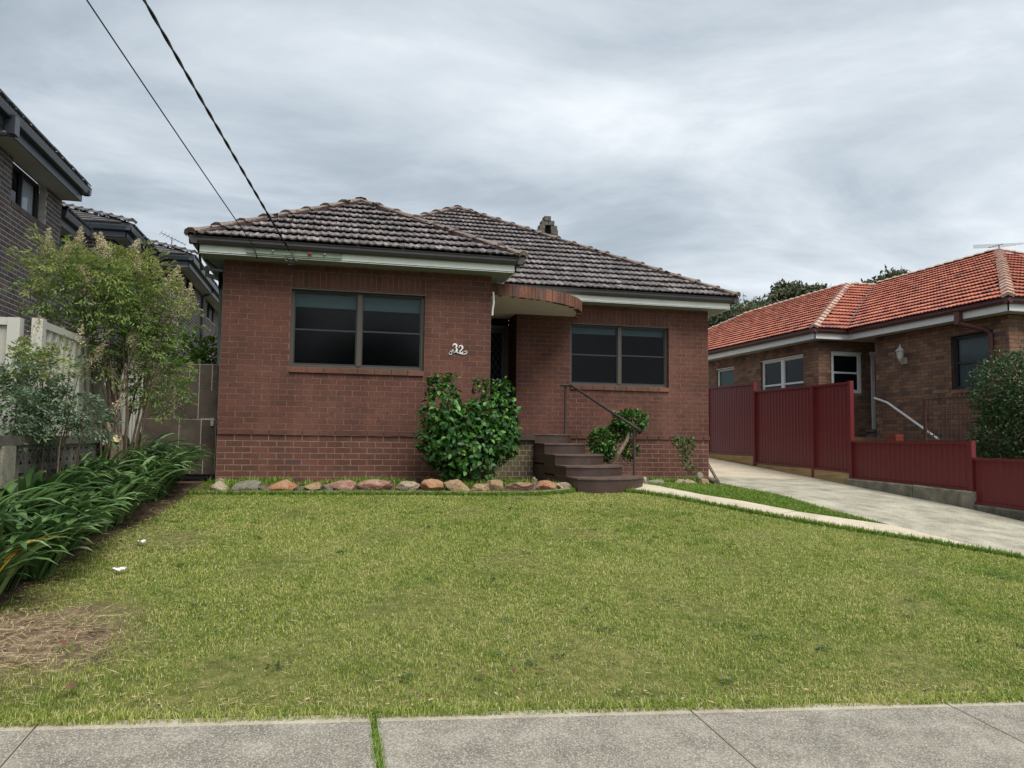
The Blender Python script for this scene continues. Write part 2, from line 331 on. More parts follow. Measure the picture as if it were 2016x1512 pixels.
# ------------------------------------------------------------------ mesh helpers
class MB:
    def __init__(s): s.v = []; s.f = []
    def add(s, vs, fs):
        o = len(s.v); s.v += [tuple(p) for p in vs]; s.f += [tuple(i + o for i in f) for f in fs]; return s
    def box(s, a, b):
        x0, y0, z0 = a; x1, y1, z1 = b
        if x0 > x1: x0, x1 = x1, x0
        if y0 > y1: y0, y1 = y1, y0
        if z0 > z1: z0, z1 = z1, z0
        return s.add([(x0,y0,z0),(x1,y0,z0),(x1,y1,z0),(x0,y1,z0),(x0,y0,z1),(x1,y0,z1),(x1,y1,z1),(x0,y1,z1)],
                     [(0,3,2,1),(4,5,6,7),(0,1,5,4),(1,2,6,5),(2,3,7,6),(3,0,4,7)])
    def bar(s, p, q, w, h=None, up=(0, 0, 1)):
        p, q = Vector(p), Vector(q); d = (q - p).normalized(); h = h or w
        u = Vector(up)
        if abs(d.dot(u)) > .98: u = Vector((0, 1, 0))
        r = d.cross(u).normalized(); u = r.cross(d)
        r *= w / 2; u = u * (h / 2)
        vs = [p - r - u, p + r - u, p + r + u, p - r + u, q - r - u, q + r - u, q + r + u, q - r + u]
        return s.add(vs, [(0,1,2,3),(7,6,5,4),(0,4,5,1),(1,5,6,2),(2,6,7,3),(3,7,4,0)])
    def tube(s, pts, r, n=8, cap=True):
        pts = [Vector(p) for p in pts]; k = len(pts)
        rs = r if isinstance(r, (list, tuple)) else [r] * k
        ref = None; rings = []
        for i in range(k):
            d = (pts[min(i + 1, k - 1)] - pts[max(i - 1, 0)]).normalized()
            if ref is None:
                a = Vector((0, 0, 1)) if abs(d.z) < .9 else Vector((1, 0, 0))
                ref = d.cross(a).normalized()
            ref = (ref - d * ref.dot(d)).normalized(); b = d.cross(ref)
            rings.append([pts[i] + (ref * math.cos(2 * math.pi * j / n) + b * math.sin(2 * math.pi * j / n)) * rs[i] for j in range(n)])
        vs = [p for ring in rings for p in ring]; fs = []
        for i in range(k - 1):
            for j in range(n):
                fs.append((i * n + j, i * n + (j + 1) % n, (i + 1) * n + (j + 1) % n, (i + 1) * n + j))
        if cap: fs.append(tuple(range(n - 1, -1, -1))); fs.append(tuple((k - 1) * n + j for j in range(n)))
        return s.add(vs, fs)
    def prism(s, poly, z0, z1):
        """poly counter-clockwise in xy; z0, z1 numbers or functions of (x, y)"""
        a = z0 if callable(z0) else (lambda x, y: z0); b = z1 if callable(z1) else (lambda x, y: z1)
        n = len(poly)
        vs = [(x, y, a(x, y)) for x, y in poly] + [(x, y, b(x, y)) for x, y in poly]
        fs = [tuple(range(n - 1, -1, -1)), tuple(range(n, 2 * n))] + [(i, (i + 1) % n, n + (i + 1) % n, n + i) for i in range(n)]
        return s.add(vs, fs)
    def mesh(s, name):
        me = bpy.data.meshes.new(name); me.from_pydata(s.v, [], s.f); me.update(); return me

def smooth(me, on=True):
    me.polygons.foreach_set('use_smooth', [on] * len(me.polygons)); return me
def obj(name, data, mat=None, parent=None, mw=None, label=None):
    """links one mesh object; mesh coordinates (and mw) are world coordinates whatever the parent is"""
    if isinstance(data, MB): data = data.mesh(name)
    if mat is not None and len(data.materials) == 0:
        data.materials.append(MAT[mat] if isinstance(mat, str) else mat)
    o = bpy.data.objects.new(name, data); COL.objects.link(o)
    if parent is not None:
        o.parent = parent
        off = parent.get('_w')
        if off is not None: o.matrix_parent_inverse = Matrix.Translation(-Vector(off))
    if mw is not None: o.matrix_basis = mw
    if label: o['label'] = label
    return o
THINGS = []
def thing(name, label, cat, loc=(0, 0, 0), group=None):
    o = bpy.data.objects.new(name, None); COL.objects.link(o); o.location = loc; o['_w'] = tuple(loc)
    o.empty_display_size = .1
    o['label'] = label; o['category'] = cat
    if group: o['group'] = group
    THINGS.append(o)
    return o
def tag(o, label=None, cat=None, group=None, kind=None):
    for k, v in (('label', label), ('category', cat), ('group', group), ('kind', kind)):
        if v: o[k] = v
    return o
def np_mesh(name, V, F):
    """V (n,3), F (m,k) all faces with k corners"""
    me = bpy.data.meshes.new(name); V = np.asarray(V, np.float32); F = np.asarray(F, np.int32)
    me.vertices.add(len(V)); me.vertices.foreach_set('co', V.ravel())
    k = F.shape[1]; me.loops.add(F.size); me.loops.foreach_set('vertex_index', F.ravel())
    me.polygons.add(len(F)); me.polygons.foreach_set('loop_start', np.arange(0, F.size, k, dtype=np.int32))
    me.polygons.foreach_set('use_smooth', np.zeros(len(F), dtype=bool))
    me.update(calc_edges=True); return me
def stamp(name, tv, tf, mats):
    """joins many copies of a template (tv verts, tf quads) placed by 4x4 matrices"""
    tv = np.asarray(tv, np.float64); tf = np.asarray(tf, np.int64); A = np.array([np.array(m) for m in mats])
    V = np.einsum('nij,vj->nvi', A[:, :3, :3], tv) + A[:, None, :3, 3]
    F = tf[None] + (np.arange(len(A)) * len(tv))[:, None, None]
    return np_mesh(name, V.reshape(-1, 3), F.reshape(-1, tf.shape[1]))
def basis(o, a, b, c, s=(1, 1, 1)):
    a, b, c = Vector(a) * s[0], Vector(b) * s[1], Vector(c) * s[2]
    return Matrix(((a.x, b.x, c.x, o[0]), (a.y, b.y, c.y, o[1]), (a.z, b.z, c.z, o[2]), (0, 0, 0, 1)))
def split_pieces(name, stuff_name, tv, tf, mats, mat, parent, limit=300, smooth_=False):
    """the `limit` pieces that show largest (nearest to the camera) become objects, the rest one part"""
    mats = sorted(mats, key=lambda m: (m.translation - CAM).length)
    if mats[:limit]:
        me = np_mesh(name, np.asarray(tv), np.asarray(tf)); me.materials.append(MAT[mat])
        if smooth_: smooth(me)
        for m in mats[:limit]: obj(name, me, None, parent, m)
    if mats[limit:]:
        me = stamp(stuff_name, tv, tf, mats[limit:])
        if smooth_: smooth(me)
        tag(obj(stuff_name, me, mat, parent), kind='stuff')

# ------------------------------------------------------------------ ground shape
def g(u, v):
    Fz = -1.27 - .046 * u; w = min(max((u - 6) / 6, 0), 1.5); B = -.72 - .355 * w
    if v < -1: return Fz + (B - Fz) * ((max(v, -8.0) + 8) / 7) ** .88 + .0547 * min(v + 8, 0)
    return B + .066 * w * (min(v, 12) + 1)
def gv(U, V):
    Fz = -1.27 - .046 * U; w = np.clip((U - 6) / 6, 0, 1.5); B = -.72 - .355 * w
    a = Fz + (B - Fz) * ((np.maximum(V, -8.0) + 8) / 7) ** .88 + .0547 * np.minimum(V + 8, 0)
    return np.where(V < -1, a, B + .066 * w * (np.minimum(V, 12) + 1))
def inpoly(X, Y, poly):
    ins = np.zeros(X.shape, bool); n = len(poly); j = n - 1
    for i in range(n):
        xi, yi = poly[i]; xj, yj = poly[j]
        c = ((yi > Y) != (yj > Y)) & (X < (xj - xi) * (Y - yi) / (yj - yi + 1e-12) + xi)
        ins ^= c; j = i
    return ins
def sheet(name, poly, dz, mat, res=.35, thick=.12, noise=0.0):
    """a ground-following slab: fine grid clipped to a polygon, with a skirt"""
    import bmesh
    bm = bmesh.new()
    vs = [bm.verts.new((x, y, 0)) for x, y in poly]
    bm.faces.new(vs)
    xs = [p[0] for p in poly]; ys = [p[1] for p in poly]
    for axis, lo, hi in ((0, min(xs), max(xs)), (1, min(ys), max(ys))):
        k = max(1, int((hi - lo) / res))
        for i in range(1, k):
            c = lo + (hi - lo) * i / k + .00123
            co = (c, 0, 0) if axis == 0 else (0, c, 0); no = (1, 0, 0) if axis == 0 else (0, 1, 0)
            bmesh.ops.bisect_plane(bm, geom=bm.verts[:] + bm.edges[:] + bm.faces[:], plane_co=co, plane_no=no)
    for v in bm.verts:
        z = g(v.co.x, v.co.y) + dz
        if noise: z += noise * (math.sin(v.co.x * 3.1 + 1) * math.sin(v.co.y * 2.7) + .6 * math.sin(v.co.x * 7.3) * math.cos(v.co.y * 6.1 + 2))
        v.co.z = z
    ext = bmesh.ops.extrude_edge_only(bm, edges=[e_ for e_ in bm.edges if e_.is_boundary])
    for q in ext['geom']:
        if isinstance(q, bmesh.types.BMVert): q.co.z -= thick
    bmesh.ops.recalc_face_normals(bm, faces=bm.faces)
    me = bpy.data.meshes.new(name); bm.to_mesh(me); bm.free()
    return me

# ================================================================== SETTING
def grid_sheet(name, us, vs_, fz, mat):
    mb = MB(); nu, nv = len(us), len(vs_)
    mb.add([(u, v, fz(u, v)) for v in vs_ for u in us],
           [(j * nu + i, j * nu + i + 1, (j + 1) * nu + i + 1, (j + 1) * nu + i) for j in range(nv - 1) for i in range(nu - 1)])
    return obj(name, mb, mat)
us = [-300, -120, -60, -30, -15] + [i * 1.0 for i in range(-9, 24)] + [30, 60, 120, 300]
vs_ = [-300, -120, -60, -30, -18, -14, -12] + [i * .5 for i in range(-22, 30)] + [18, 25, 40, 80, 150, 300]
def terr(u, v):
    uu = min(max(u, -12), 24); vv = min(max(v, -14), 14)
    return g(uu, vv) - .16
tag(grid_sheet('ground', us, vs_, terr, 'terrain'), kind='structure')

LAWN = [(-1.1, -8.03), (9.74, -8.03), (9.24, -4.7), (8.99, -3.88), (8.82, -3.18), (8.60, -2.16), (8.55, -.58), (8.71, 1.02), (8.93, 2.0), (-1.1, 2.0)]
tag(obj('lawn', sheet('lawn', LAWN, 0.0, None, .3, .15, .012), 'lawn_soil'), kind='structure')
PATHS = [[(5.0, .2), (5.0, -1.03), (5.19, -1.09), (5.7, -1.3), (6.34, -1.8), (6.6, -.9), (6.5, .2)],
         [(6.34, -1.8), (6.62, -2.12), (7.24, -2.9), (7.84, -2.5), (7.4, -1.9), (6.94, -1.5), (6.6, -.9)],
         [(7.24, -2.9), (7.88, -3.54), (8.3, -3.84), (8.3, -2.82), (7.84, -2.5)],
         [(8.3, -3.84), (8.62, -4.1), (9.26, -4.7), (9.0, -3.88), (8.83, -3.18), (8.3, -2.82)]]
root = thing('garden_path', 'cream concrete path curving from the front steps to the driveway', 'path', (6.5, -1.8, -.9))
root['kind'] = 'structure'; del root['category']
def shrink(poly, d):
    cx_ = sum(p[0] for p in poly) / len(poly); cy_ = sum(p[1] for p in poly) / len(poly)
    out = []
    for x, y in poly:
        l_ = math.hypot(x - cx_, y - cy_); k = (l_ - d) / l_
        out.append((cx_ + (x - cx_) * k, cy_ + (y - cy_) * k))
    return out
for i, p in enumerate(PATHS): obj('slab', sheet('slab', shrink(p, .005), (.040, .034, .028, .026)[i], None, .4, .1), 'path', root)
DRIVES = [[(9.09, 2.86), (8.72, 1.02), (8.56, -.58), (8.61, -2.16), (8.83, -3.18), (9.0, -3.88), (9.25, -4.7), (9.75, -8.03), (11.95, -8.03), (11.95, 2.62)],
          [(9.3, 13.0), (9.10, 2.88), (11.95, 2.64), (11.95, 13.0)]]
root = thing('driveway', 'worn pale concrete driveway running up beside the maroon fence', 'driveway', (10.4, 0, -.95))
root['kind'] = 'structure'; del root['category']
obj('slab', sheet('slab', DRIVES[0], .022, None, .5, .1), 'drive', root)
obj('slab', sheet('slab', DRIVES[1], .024, None, .5, .1), 'path', root)
# garden soil: bed along the boundary and bed in front of the house
tag(obj('garden_soil', sheet('garden_soil', [(-1.1, -8.02), (-.55, -8.02), (-.35, -7.2), (-.42, -6.2), (-.40, -5.0), (-.30, -4.0), (-.15, -2.9), (-.12, -1.6), (-.2, -.3), (-.2, 2.0), (-1.1, 2.0)], .014, None, .3, .12, .012), 'dirt'), kind='structure')
tag(obj('garden_soil', sheet('garden_soil', [(-.05, -1.32), (4.4, -1.38), (4.98, -1.1), (4.98, .9), (4.06, .9), (4.05, -.01), (0, -.01)], .016, None, .3, .12, .02), 'dirt'), kind='structure')
tag(obj('garden_soil', sheet('garden_soil', [(6.4, .5), (7.3, .75), (8.3, 1.1), (8.8, 1.3), (8.93, 2.03), (5.85, 2.03), (5.9, .9)], .016, None, .3, .12, .02), 'dirt'), kind='structure')

# footpath: slabs between joints, each a margin frame round an exposed-aggregate field
def fz(u, v): return -1.27 - .046 * u + .0547 * (v + 8)
root = thing('footpath', 'grey exposed aggregate footpath with smooth cream margin along the lawn', 'footpath', (2, -8.8, -1.4))
root['kind'] = 'structure'; del root['category']
joints = [-4.4, -2.9, -1.28, .355, 1.815, 3.477, 5.096, 6.75, 8.4, 10.0]
V0, V1 = -9.45, -8.035
for a, b in zip(joints[:-1], joints[1:]):
    ga = .016 if abs(a - 1.815) < .01 else .005; gb = .016 if abs(b - 1.815) < .01 else .005
    a += ga; b -= gb
    s = obj('slab', MB().prism([(a, V0), (b, V0), (b, V1), (a, V1)], lambda x, y: fz(x, y) - .1, lambda x, y: fz(x, y)), 'foot_edge', root)
    w_ = .075
    obj('aggregate_panel', MB().prism([(a + .004, V0 + w_), (b - .004, V0 + w_), (b - .004, V1 - w_ * 1.2), (a + .004, V1 - w_ * 1.2)], lambda x, y: fz(x, y) - .02, lambda x, y: fz(x, y) + .0015), 'foot', s)
tag(obj('mower_strip', sheet('mower_strip', [(-.1, -1.58), (1.4, -1.60), (2.88, -1.62), (3.64, -1.66), (4.43, -1.64), (4.9, -1.47), (5.2, -1.19), (5.1, -1.08), (4.82, -1.34), (4.4, -1.5), (3.64, -1.53), (2.88, -1.50), (1.4, -1.48), (-.1, -1.47)], .035, None, .3, .12), 'old_concrete'), kind='structure')

# ================================================================== BRICKWORK
# unit brick: x along the course, y into the wall, z up; chamfered face
BV = [(-.5, .045, -.5), (.5, .045, -.5), (.5, .045, .5), (-.5, .045, .5),
      (-.5, 0, -.5), (.5, 0, -.5), (.5, 0, .5), (-.5, 0, .5),
      (-.494, -.0018, -.482), (.494, -.0018, -.482), (.494, -.0018, .482), (-.494, -.0018, .482)]
BF = [(0, 1, 5, 4), (1, 2, 6, 5), (2, 3, 7, 6), (3, 0, 4, 7), (4, 5, 9, 8), (5, 6, 10, 9), (6, 7, 11, 10), (7, 4, 8, 11), (8, 9, 10, 11)]
def wall_bricks(org, A, N, L, courses, openings=(), module=.24, joint=.010, bond0=0, proud=0.0, jz=.011, seed=1, soldier=False):
    """list of matrices for the bricks of a wall face; A along, N outward"""
    r = random.Random(seed); A, N = Vector(A), Vector(N); Z = Vector((0, 0, 1)); out = []
    for k, (z0, z1) in enumerate(courses):
        zm = (z0 + z1) / 2
        if soldier: s = 0.0
        else: s = -module / 2 * ((k + bond0) % 2)
        while s < L - .01:
            segs = [(max(s, 0), min(s + module, L))]; s += module
            for (a0, a1, b0, b1) in openings:
                if b0 < zm < b1:
                    nx = []
                    for (p, q) in segs:
                        if a0 > p: nx.append((p, min(q, a0)))
                        if a1 < q: nx.append((max(p, a1), q))
                    segs = nx
            for (p, q) in segs:
                if q - p < .045: continue
                ln, h = q - p - joint, z1 - z0 - jz
                c = Vector(org) + A * ((p + q) / 2) + Z * zm + N * (proud + r.uniform(-.0004, .0016))
                t = r.uniform(-.004, .004)
                out.append(basis(c, A + Z * t, -N, Z - A * t, (ln, 1, h)))
    return out
def courses(z0, h, n): return [(z0 + i * h, z0 + (i + 1) * h) for i in range(n)]

# ================================================================== ROOF TILES
def make_tile():
    prof = [(-.5, .002), (-.43, .013), (-.35, .003), (-.20, -.003), (-.08, .003), (-.01, .013), (.07, .013), (.15, .003), (.30, -.003), (.42, .004), (.5, .008)]
    vs, fs = [], []
    n = len(prof)
    for (y, lift) in ((0.0, .056), (1.0, .0)):
        vs += [(x, y, z + lift) for x, z in prof]
    vs += [(x, 0.0, z + .036) for x, z in prof]
    for i in range(n - 1):
        fs.append((i, i + 1, n + i + 1, n + i)); fs.append((2 * n + i, 2 * n + i + 1, i + 1, i))
    return vs, fs
TV, TF = make_tile()
def make_flat_tile():
    vs = [(-.49, 0, .028), (.49, 0, .028), (.49, 1, 0), (-.49, 1, 0), (-.49, 0, .0), (.49, 0, .0)]
    return vs, [(0, 1, 2, 3), (4, 5, 1, 0)]
FV, FF = make_flat_tile()
def slope_tiles(P0, A, I, poly, tan, cov=.225, gauge=.325, seed=1, length=1.12, drop=.0):
    r = random.Random(seed); A, I = Vector(A), Vector(I); c = 1 / math.sqrt(1 + tan * tan)
    up = (I + Vector((0, 0, tan))).normalized(); nrm = A.cross(up).normalized()
    if nrm.z < 0: nrm = -nrm
    flip = A.cross(up).z < 0
    hs = [p[1] for p in poly]; ss = [p[0] for p in poly]; out = []
    rows = int(max(hs) / (gauge * c)) + 1
    pa = np.array(poly)
    for k in range(rows):
        h0 = k * gauge * c - .02; hc = h0 + gauge * c * .5
        xs = np.arange(min(ss) - cov + ((k % 2) * cov * .5), max(ss) + cov, cov)
        ok = inpoly(xs, np.full(xs.shape, max(hc, .02)), poly)
        for s in xs[ok]:
            jz = r.uniform(-.004, .004); js = r.uniform(-.004, .004)
            o = Vector(P0) + A * (s + js) + I * h0 + Vector((0, 0, tan * h0)) + nrm * (.012 + jz)
            a = -A if flip else A
            t = r.uniform(-.012, .012)
            out.append(basis(o, (a + up * t), up - a * t, nrm, (cov * .995, gauge * length, 1)))
    return out
def deck_poly(mb, P0, A, I, poly, tan, dz=-.012):
    A, I = Vector(A), Vector(I)
    mb.add([Vector(P0) + A * s + I * h + Vector((0, 0, tan * h + dz)) for s, h in poly], [tuple(range(len(poly)))])
def make_cap(n=6):
    rings = [(0.0, .122, .026), (.07, .122, .026), (.085, .112, .016), (1.06, .102, .002)]
    vs, fs = [], []
    for (x, rr, lift) in rings:
        for j in range(n + 1):
            t = math.pi * (j / n); k = 1.0 if n > 3 else 1.0
            vs.append((x, -rr * math.cos(t) * 1.12, rr * .55 * math.sin(t) + lift * 1.2 - .008))
    m_ = n + 1
    for i in range(len(rings) - 1):
        for j in range(n): fs.append((i * m_ + j, (i + 1) * m_ + j, (i + 1) * m_ + j + 1, i * m_ + j + 1))
    b = len(vs)
    for j in range(n + 1):
        t = math.pi * j / n; vs.append((0, -.10 * math.cos(t), .06 * math.sin(t) - .035))
    for j in range(n): fs.append((j, j + 1, b + j + 1, b + j))
    return vs, fs
CV_, CF_ = make_cap(4)
VV_, VF_ = make_cap(2)
def ridge_caps(p, q, n0, n1, step=.41, seed=1):
    """matrices for caps from the low end p to the high end q; n0, n1 normals of the two slopes"""
    r = random.Random(seed); p, q = Vector(p), Vector(q); d = (q - p); L = d.length; d.normalize()
    up = (Vector(n0).normalized() + Vector(n1).normalized()); up = (up - d * up.dot(d)).normalized(); side = up.cross(d)
    k = max(1, round(L / step)); st = L / k; out = []
    for i in range(k):
        t = r.uniform(-.012, .012)
        out.append(basis(p + d * (i * st) + up * (.025 + r.uniform(-.004, .006)), d + side * t, side - d * t, up, (st, 1, 1)))
    return out
def nrm_of(I, tan): return (-I[0] * tan, -I[1] * tan, 1)

# ================================================================== THE RED BRICK HOUSE
CH, CB, REC, WL, W2 = .0858, .0884, 2.045, 4.056, 8.937
house = thing('house', 'single-storey dark red brick house with weathered tiled hip roof and number 32', 'house', (4.4, 5.0, -.8))
# walls: mortar cores
up_ = MB(); lo_ = MB()
ZT = 2.625
def ring_wall(mb, x0, x1, y, z0, z1, ops, th=.11, front=-1):
    """a wall along x with rectangular openings, from its mortar face at y back by th"""
    xs = sorted({x0, x1} | {o[0] for o in ops} | {o[1] for o in ops})
    for a, b in zip(xs[:-1], xs[1:]):
        zs = [(z0, z1)]
        for o in ops:
            if o[0] <= a + 1e-6 and o[1] >= b - 1e-6: zs = [(z0, o[2]), (o[3], z1)]
        for c, d in zs: mb.box((a, y, c), (b, y + th, d))
WIN1 = (.977, 3.0, .944, 2.231); WIN2 = (6.045, 8.087, .944, 2.231)
ring_wall(up_, .0, WL, -.0006, .006, ZT, [WIN1])
ring_wall(up_, 4.986, W2, REC - .0006, .006, ZT, [WIN2])
up_.box((0.006, .116, .006), (.11, 11, ZT)); up_.box((WL - .11, .116, .006), (WL - .006, 2.72, ZT))
up_.box((4.986, REC + .116, .006), (5.09, 2.72, ZT)); up_.box((W2 - .11, REC + .116, .006), (W2 - .006, 12, ZT))
lo_.box((0, -.0006, -1.0), (WL, .116, .005)); lo_.box((.006, .116, -1.0), (.11, 11, .005)); lo_.box((WL - .11, .116, -1), (WL - .006, 2.72, .005))
lo_.box((4.986, REC - .0006, -1.0), (W2, REC + .116, .005)); lo_.box((W2 - .11, REC + .116, -1), (W2 - .006, 12, .005))
wall = obj('wall', up_, 'mortar_dark', house)
base = obj('foundation_wall', lo_, 'mortar_cream', house)
# brick lists
up_c = courses(CH, CH, 29); lo_c = [(-(i + 1) * CB, -i * CB) for i in range(10)]
bw = wall_bricks((0, 0, 0), (1, 0, 0), (0, -1, 0), WL, up_c, [WIN1, (WIN1[0], WIN1[1], 2.231, 2.489)], seed=3, jz=.008)
bw += wall_bricks((4.98, REC, 0), (1, 0, 0), (0, -1, 0), W2 - 4.98, up_c, [(WIN2[0] - 4.98, WIN2[1] - 4.98, .944, 2.489)], seed=5, jz=.008, bond0=1)
bw += wall_bricks((0, 0, 0), (1, 0, 0), (0, -1, 0), WL, [(0, CH)], proud=.022, seed=8)
bw += wall_bricks((4.98, REC, 0), (1, 0, 0), (0, -1, 0), W2 - 4.98 + .02, [(0, CH)], proud=.022, seed=9)
side = wall_bricks((0, 3.0, 0), (0, -1, 0), (-1, 0, 0), 2.99, courses(0, CH, 30), seed=11) + wall_bricks((0, 3.0, 0), (0, -1, 0), (-1, 0, 0), 2.99, lo_c, seed=12)
side += wall_bricks((4.98, 2.72, 0), (0, -1, 0), (-1, 0, 0), .67, courses(0.08, CH, 29), seed=13)
side += wall_bricks((WL, 0.01, 0), (0, 1, 0), (1, 0, 0), 2.7, courses(-.8, CH, 39), seed=14)
side += wall_bricks((W2, REC + .01, 0), (0, 1, 0), (1, 0, 0), 6.0, courses(-.9, CH, 40), seed=15)
bb = wall_bricks((0, 0, 0), (1, 0, 0), (0, -1, 0), WL, lo_c, seed=16, bond0=0)
bb += wall_bricks((4.98, REC, 0), (1, 0, 0), (0, -1, 0), W2 - 4.98, lo_c, seed=17)
# the nearest 300 of all these are bricks of their own, whichever of the two walls they belong to
allb = sorted([(m_, wall) for m_ in bw] + [(m_, base) for m_ in bb], key=lambda q: (q[0].translation - CAM).length - .0)
bme = np_mesh('brick', BV, BF); bme.materials.append(MAT['brick'])
for m_, p in allb[:300]: obj('brick', bme, None, p, m_)
for p in (wall, base):
    rest = [m_ for m_, q in allb[300:] if q is p] + (side if p is wall else [])
    if rest: tag(obj('brickwork', stamp('brickwork', BV, BF, rest), 'brick', p), kind='stuff')
# soldier courses over the windows and sloping sill bricks
Z3 = Vector((0, 0, 1))
for (x0, x1, y) in ((WIN1[0], WIN1[1], 0.0), (WIN2[0], WIN2[1], REC)):
    n = round((x1 - x0) / .086); st = (x1 - x0) / n
    for i in range(n):
        c = Vector((x0 + st * (i + .5), y + random.uniform(-.0015, .001), 2.36))
        obj('soldier_brick', bme, None, wall, basis(c, Z3, (0, 1, 0), (-1, 0, 0), (.246, 1, st - .009)))
    n = round((x1 - x0) / .24); st = (x1 - x0) / n
    smesh = bpy.data.meshes.get('sill_brick')
    if not smesh:
        smesh = MB().box((-.5, -.03, -.04), (.5, .13, .034)).mesh('sill_brick'); smesh.materials.append(MAT['sill'])
        for v in smesh.vertices:
            if v.co.z > 0: v.co.z += (v.co.y + .03) * .12
    for i in range(n):
        obj('sill_brick', smesh, None, wall, basis((x0 + st * (i + .5), y + random.uniform(-.002, .002), .984), (1, 0, 0), (0, 1, 0), (0, 0, 1), (st - .008, 1, 1)))
# weep holes and lost mortar
wh = MB()
for (x, z) in ((1.72, .60), (2.45, .33), (.78, .28), (1.62, .31), (2.66, .40), (2.32, .24)): wh.box((x - .004, -.0055, z), (x + .004, 0, z + .045))
for (x, z) in ((8.4, 1.66), (8.52, 1.30), (8.3, 1.02)): wh.box((x - .004, REC - .0055, z), (x + .004, REC, z + .05))
obj('weep_holes', wh, 'black', wall)

# windows
def window(parent, org, A, N, w, z0, z1, frame, split=(.5,), sash=(.52,), blinds=(), depth=.09, fr=.045, screen='glass', back=.35, mull=.07, midw=.022, louvre=False, sashmat=None, blindmat='blind', curtain=None, hood=True, back_mat='room'):
    """two (or one) double-hung lights in a frame set back `depth` from the wall face"""
    A, N, Z = Vector(A), Vector(N), Vector((0, 0, 1)); org = Vector(org)
    def bx(mb, s0, s1, d0, d1, a, b):
        p = [org + A * s + N * d + Z * z for z in (a, b) for (s, d) in ((s0, d0), (s1, d0), (s1, d1), (s0, d1))]
        mb.add(p, [(0,3,2,1),(4,5,6,7),(0,1,5,4),(1,2,6,5),(2,3,7,6),(3,0,4,7)])
    D = -depth
    f = MB()
    bx(f, 0, fr, D - .06, D, z0, z1); bx(f, w - fr, w, D - .06, D, z0, z1); bx(f, fr, w - fr, D - .06, D, z1 - fr, z1); bx(f, fr, w - fr, D - .06, D, z0, z0 + fr)
    if hood: bx(f, -.005, w + .005, D + .002, .004, z1 - .022, z1 - .003)
    wf = obj('window', f, frame, parent)
    edges = [fr] + [w * s for s in split] + [w - fr]
    for s in split[:]:
        mb = MB(); bx(mb, w * s - mull / 2, w * s + mull / 2, D - .07, D + .012, z0 + fr, z1 - fr); obj('mullion', mb, frame, wf)
    for i in range(len(edges) - 1):
        a = edges[i] + (mull / 2 if i > 0 else 0); b = edges[i + 1] - (mull / 2 if i < len(edges) - 2 else 0)
        zs = z0 + (z1 - z0) * sash[min(i, len(sash) - 1)]
        mb = MB(); bx(mb, a, b, D - .05, D - .012, zs - midw / 2, zs + midw / 2)
        for (p, q) in ((a, a + .02), (b - .02, b)): bx(mb, p, q, D - .05, D - .012, z0 + fr, zs - midw / 2); bx(mb, p, q, D - .05, D - .02, zs + midw / 2, z1 - fr)
        bx(mb, a + .02, b - .02, D - .05, D - .012, z0 + fr, z0 + fr + .025); bx(mb, a + .02, b - .02, D - .05, D - .02, z1 - fr - .02, z1 - fr)
        obj('sash', mb, sashmat or frame, wf)
        mb = MB(); mb.add([org + A * q + N * (D - .032) + Z * z for q, z in ((a, z0 + fr), (b, z0 + fr), (b, z1 - fr), (a, z1 - fr))], [(0, 1, 2, 3)]); obj('pane', mb, screen, wf)
        if i < len(blinds) and blinds[i]:
            mb = MB(); zb = z1 - fr - blinds[i]
            if louvre:
                zc = z1 - fr - .02
                while zc > zb: bx(mb, a + .01, b - .01, D - .10, D - .085, zc - .028, zc - .004); zc -= .034
            else:
                bx(mb, a + .005, b - .005, D - .085, D - .08, zb, z1 - fr); bx(mb, a + .005, b - .005, D - .092, D - .073, zb - .022, zb)
            obj('blind', mb, blindmat, wf)
        if curtain and curtain[i]:
            mb = MB(); k = 14
            for j in range(k):
                s0 = a + (b - a) * j / k; s1 = a + (b - a) * (j + 1) / k
                bx(mb, s0, s1, D - .085 - .004 * (j % 2), D - .078 - .004 * (j % 2), z0 + fr, z1 - fr)
            obj('curtain', mb, 'curtain', wf)
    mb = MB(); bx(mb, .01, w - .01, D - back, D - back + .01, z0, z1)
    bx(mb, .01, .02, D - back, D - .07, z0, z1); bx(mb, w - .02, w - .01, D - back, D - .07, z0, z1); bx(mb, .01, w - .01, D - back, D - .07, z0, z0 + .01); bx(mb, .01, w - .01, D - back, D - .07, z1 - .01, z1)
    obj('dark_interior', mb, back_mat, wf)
    return wf
window(house, (WIN1[0], 0, 0), (1, 0, 0), (0, -1, 0), WIN1[1] - WIN1[0], 1.025, 2.228, 'win_frame', (.505,), (.485, .49), (.20, .21), .085, screen='screen', sashmat='dark_frame')  # both front windows: sash colour darkened to stand for dimming behind the fly screen
window(house, (WIN2[0], REC, 0), (1, 0, 0), (0, -1, 0), WIN2[1] - WIN2[0], 1.025, 2.228, 'win_frame', (.505,), (.50, .51), (.12, .12), .085, screen='screen', sashmat='dark_frame')
for (x0, x1, y) in ((WIN1[0], WIN1[1], 0.0), (WIN2[0], WIN2[1], REC)):
    mb = MB(); mb.box((x0 + .002, y + .012, .945), (x1 - .002, y + .10, 1.012)); obj('sill_bedding', mb, 'mortar_dark', wall)

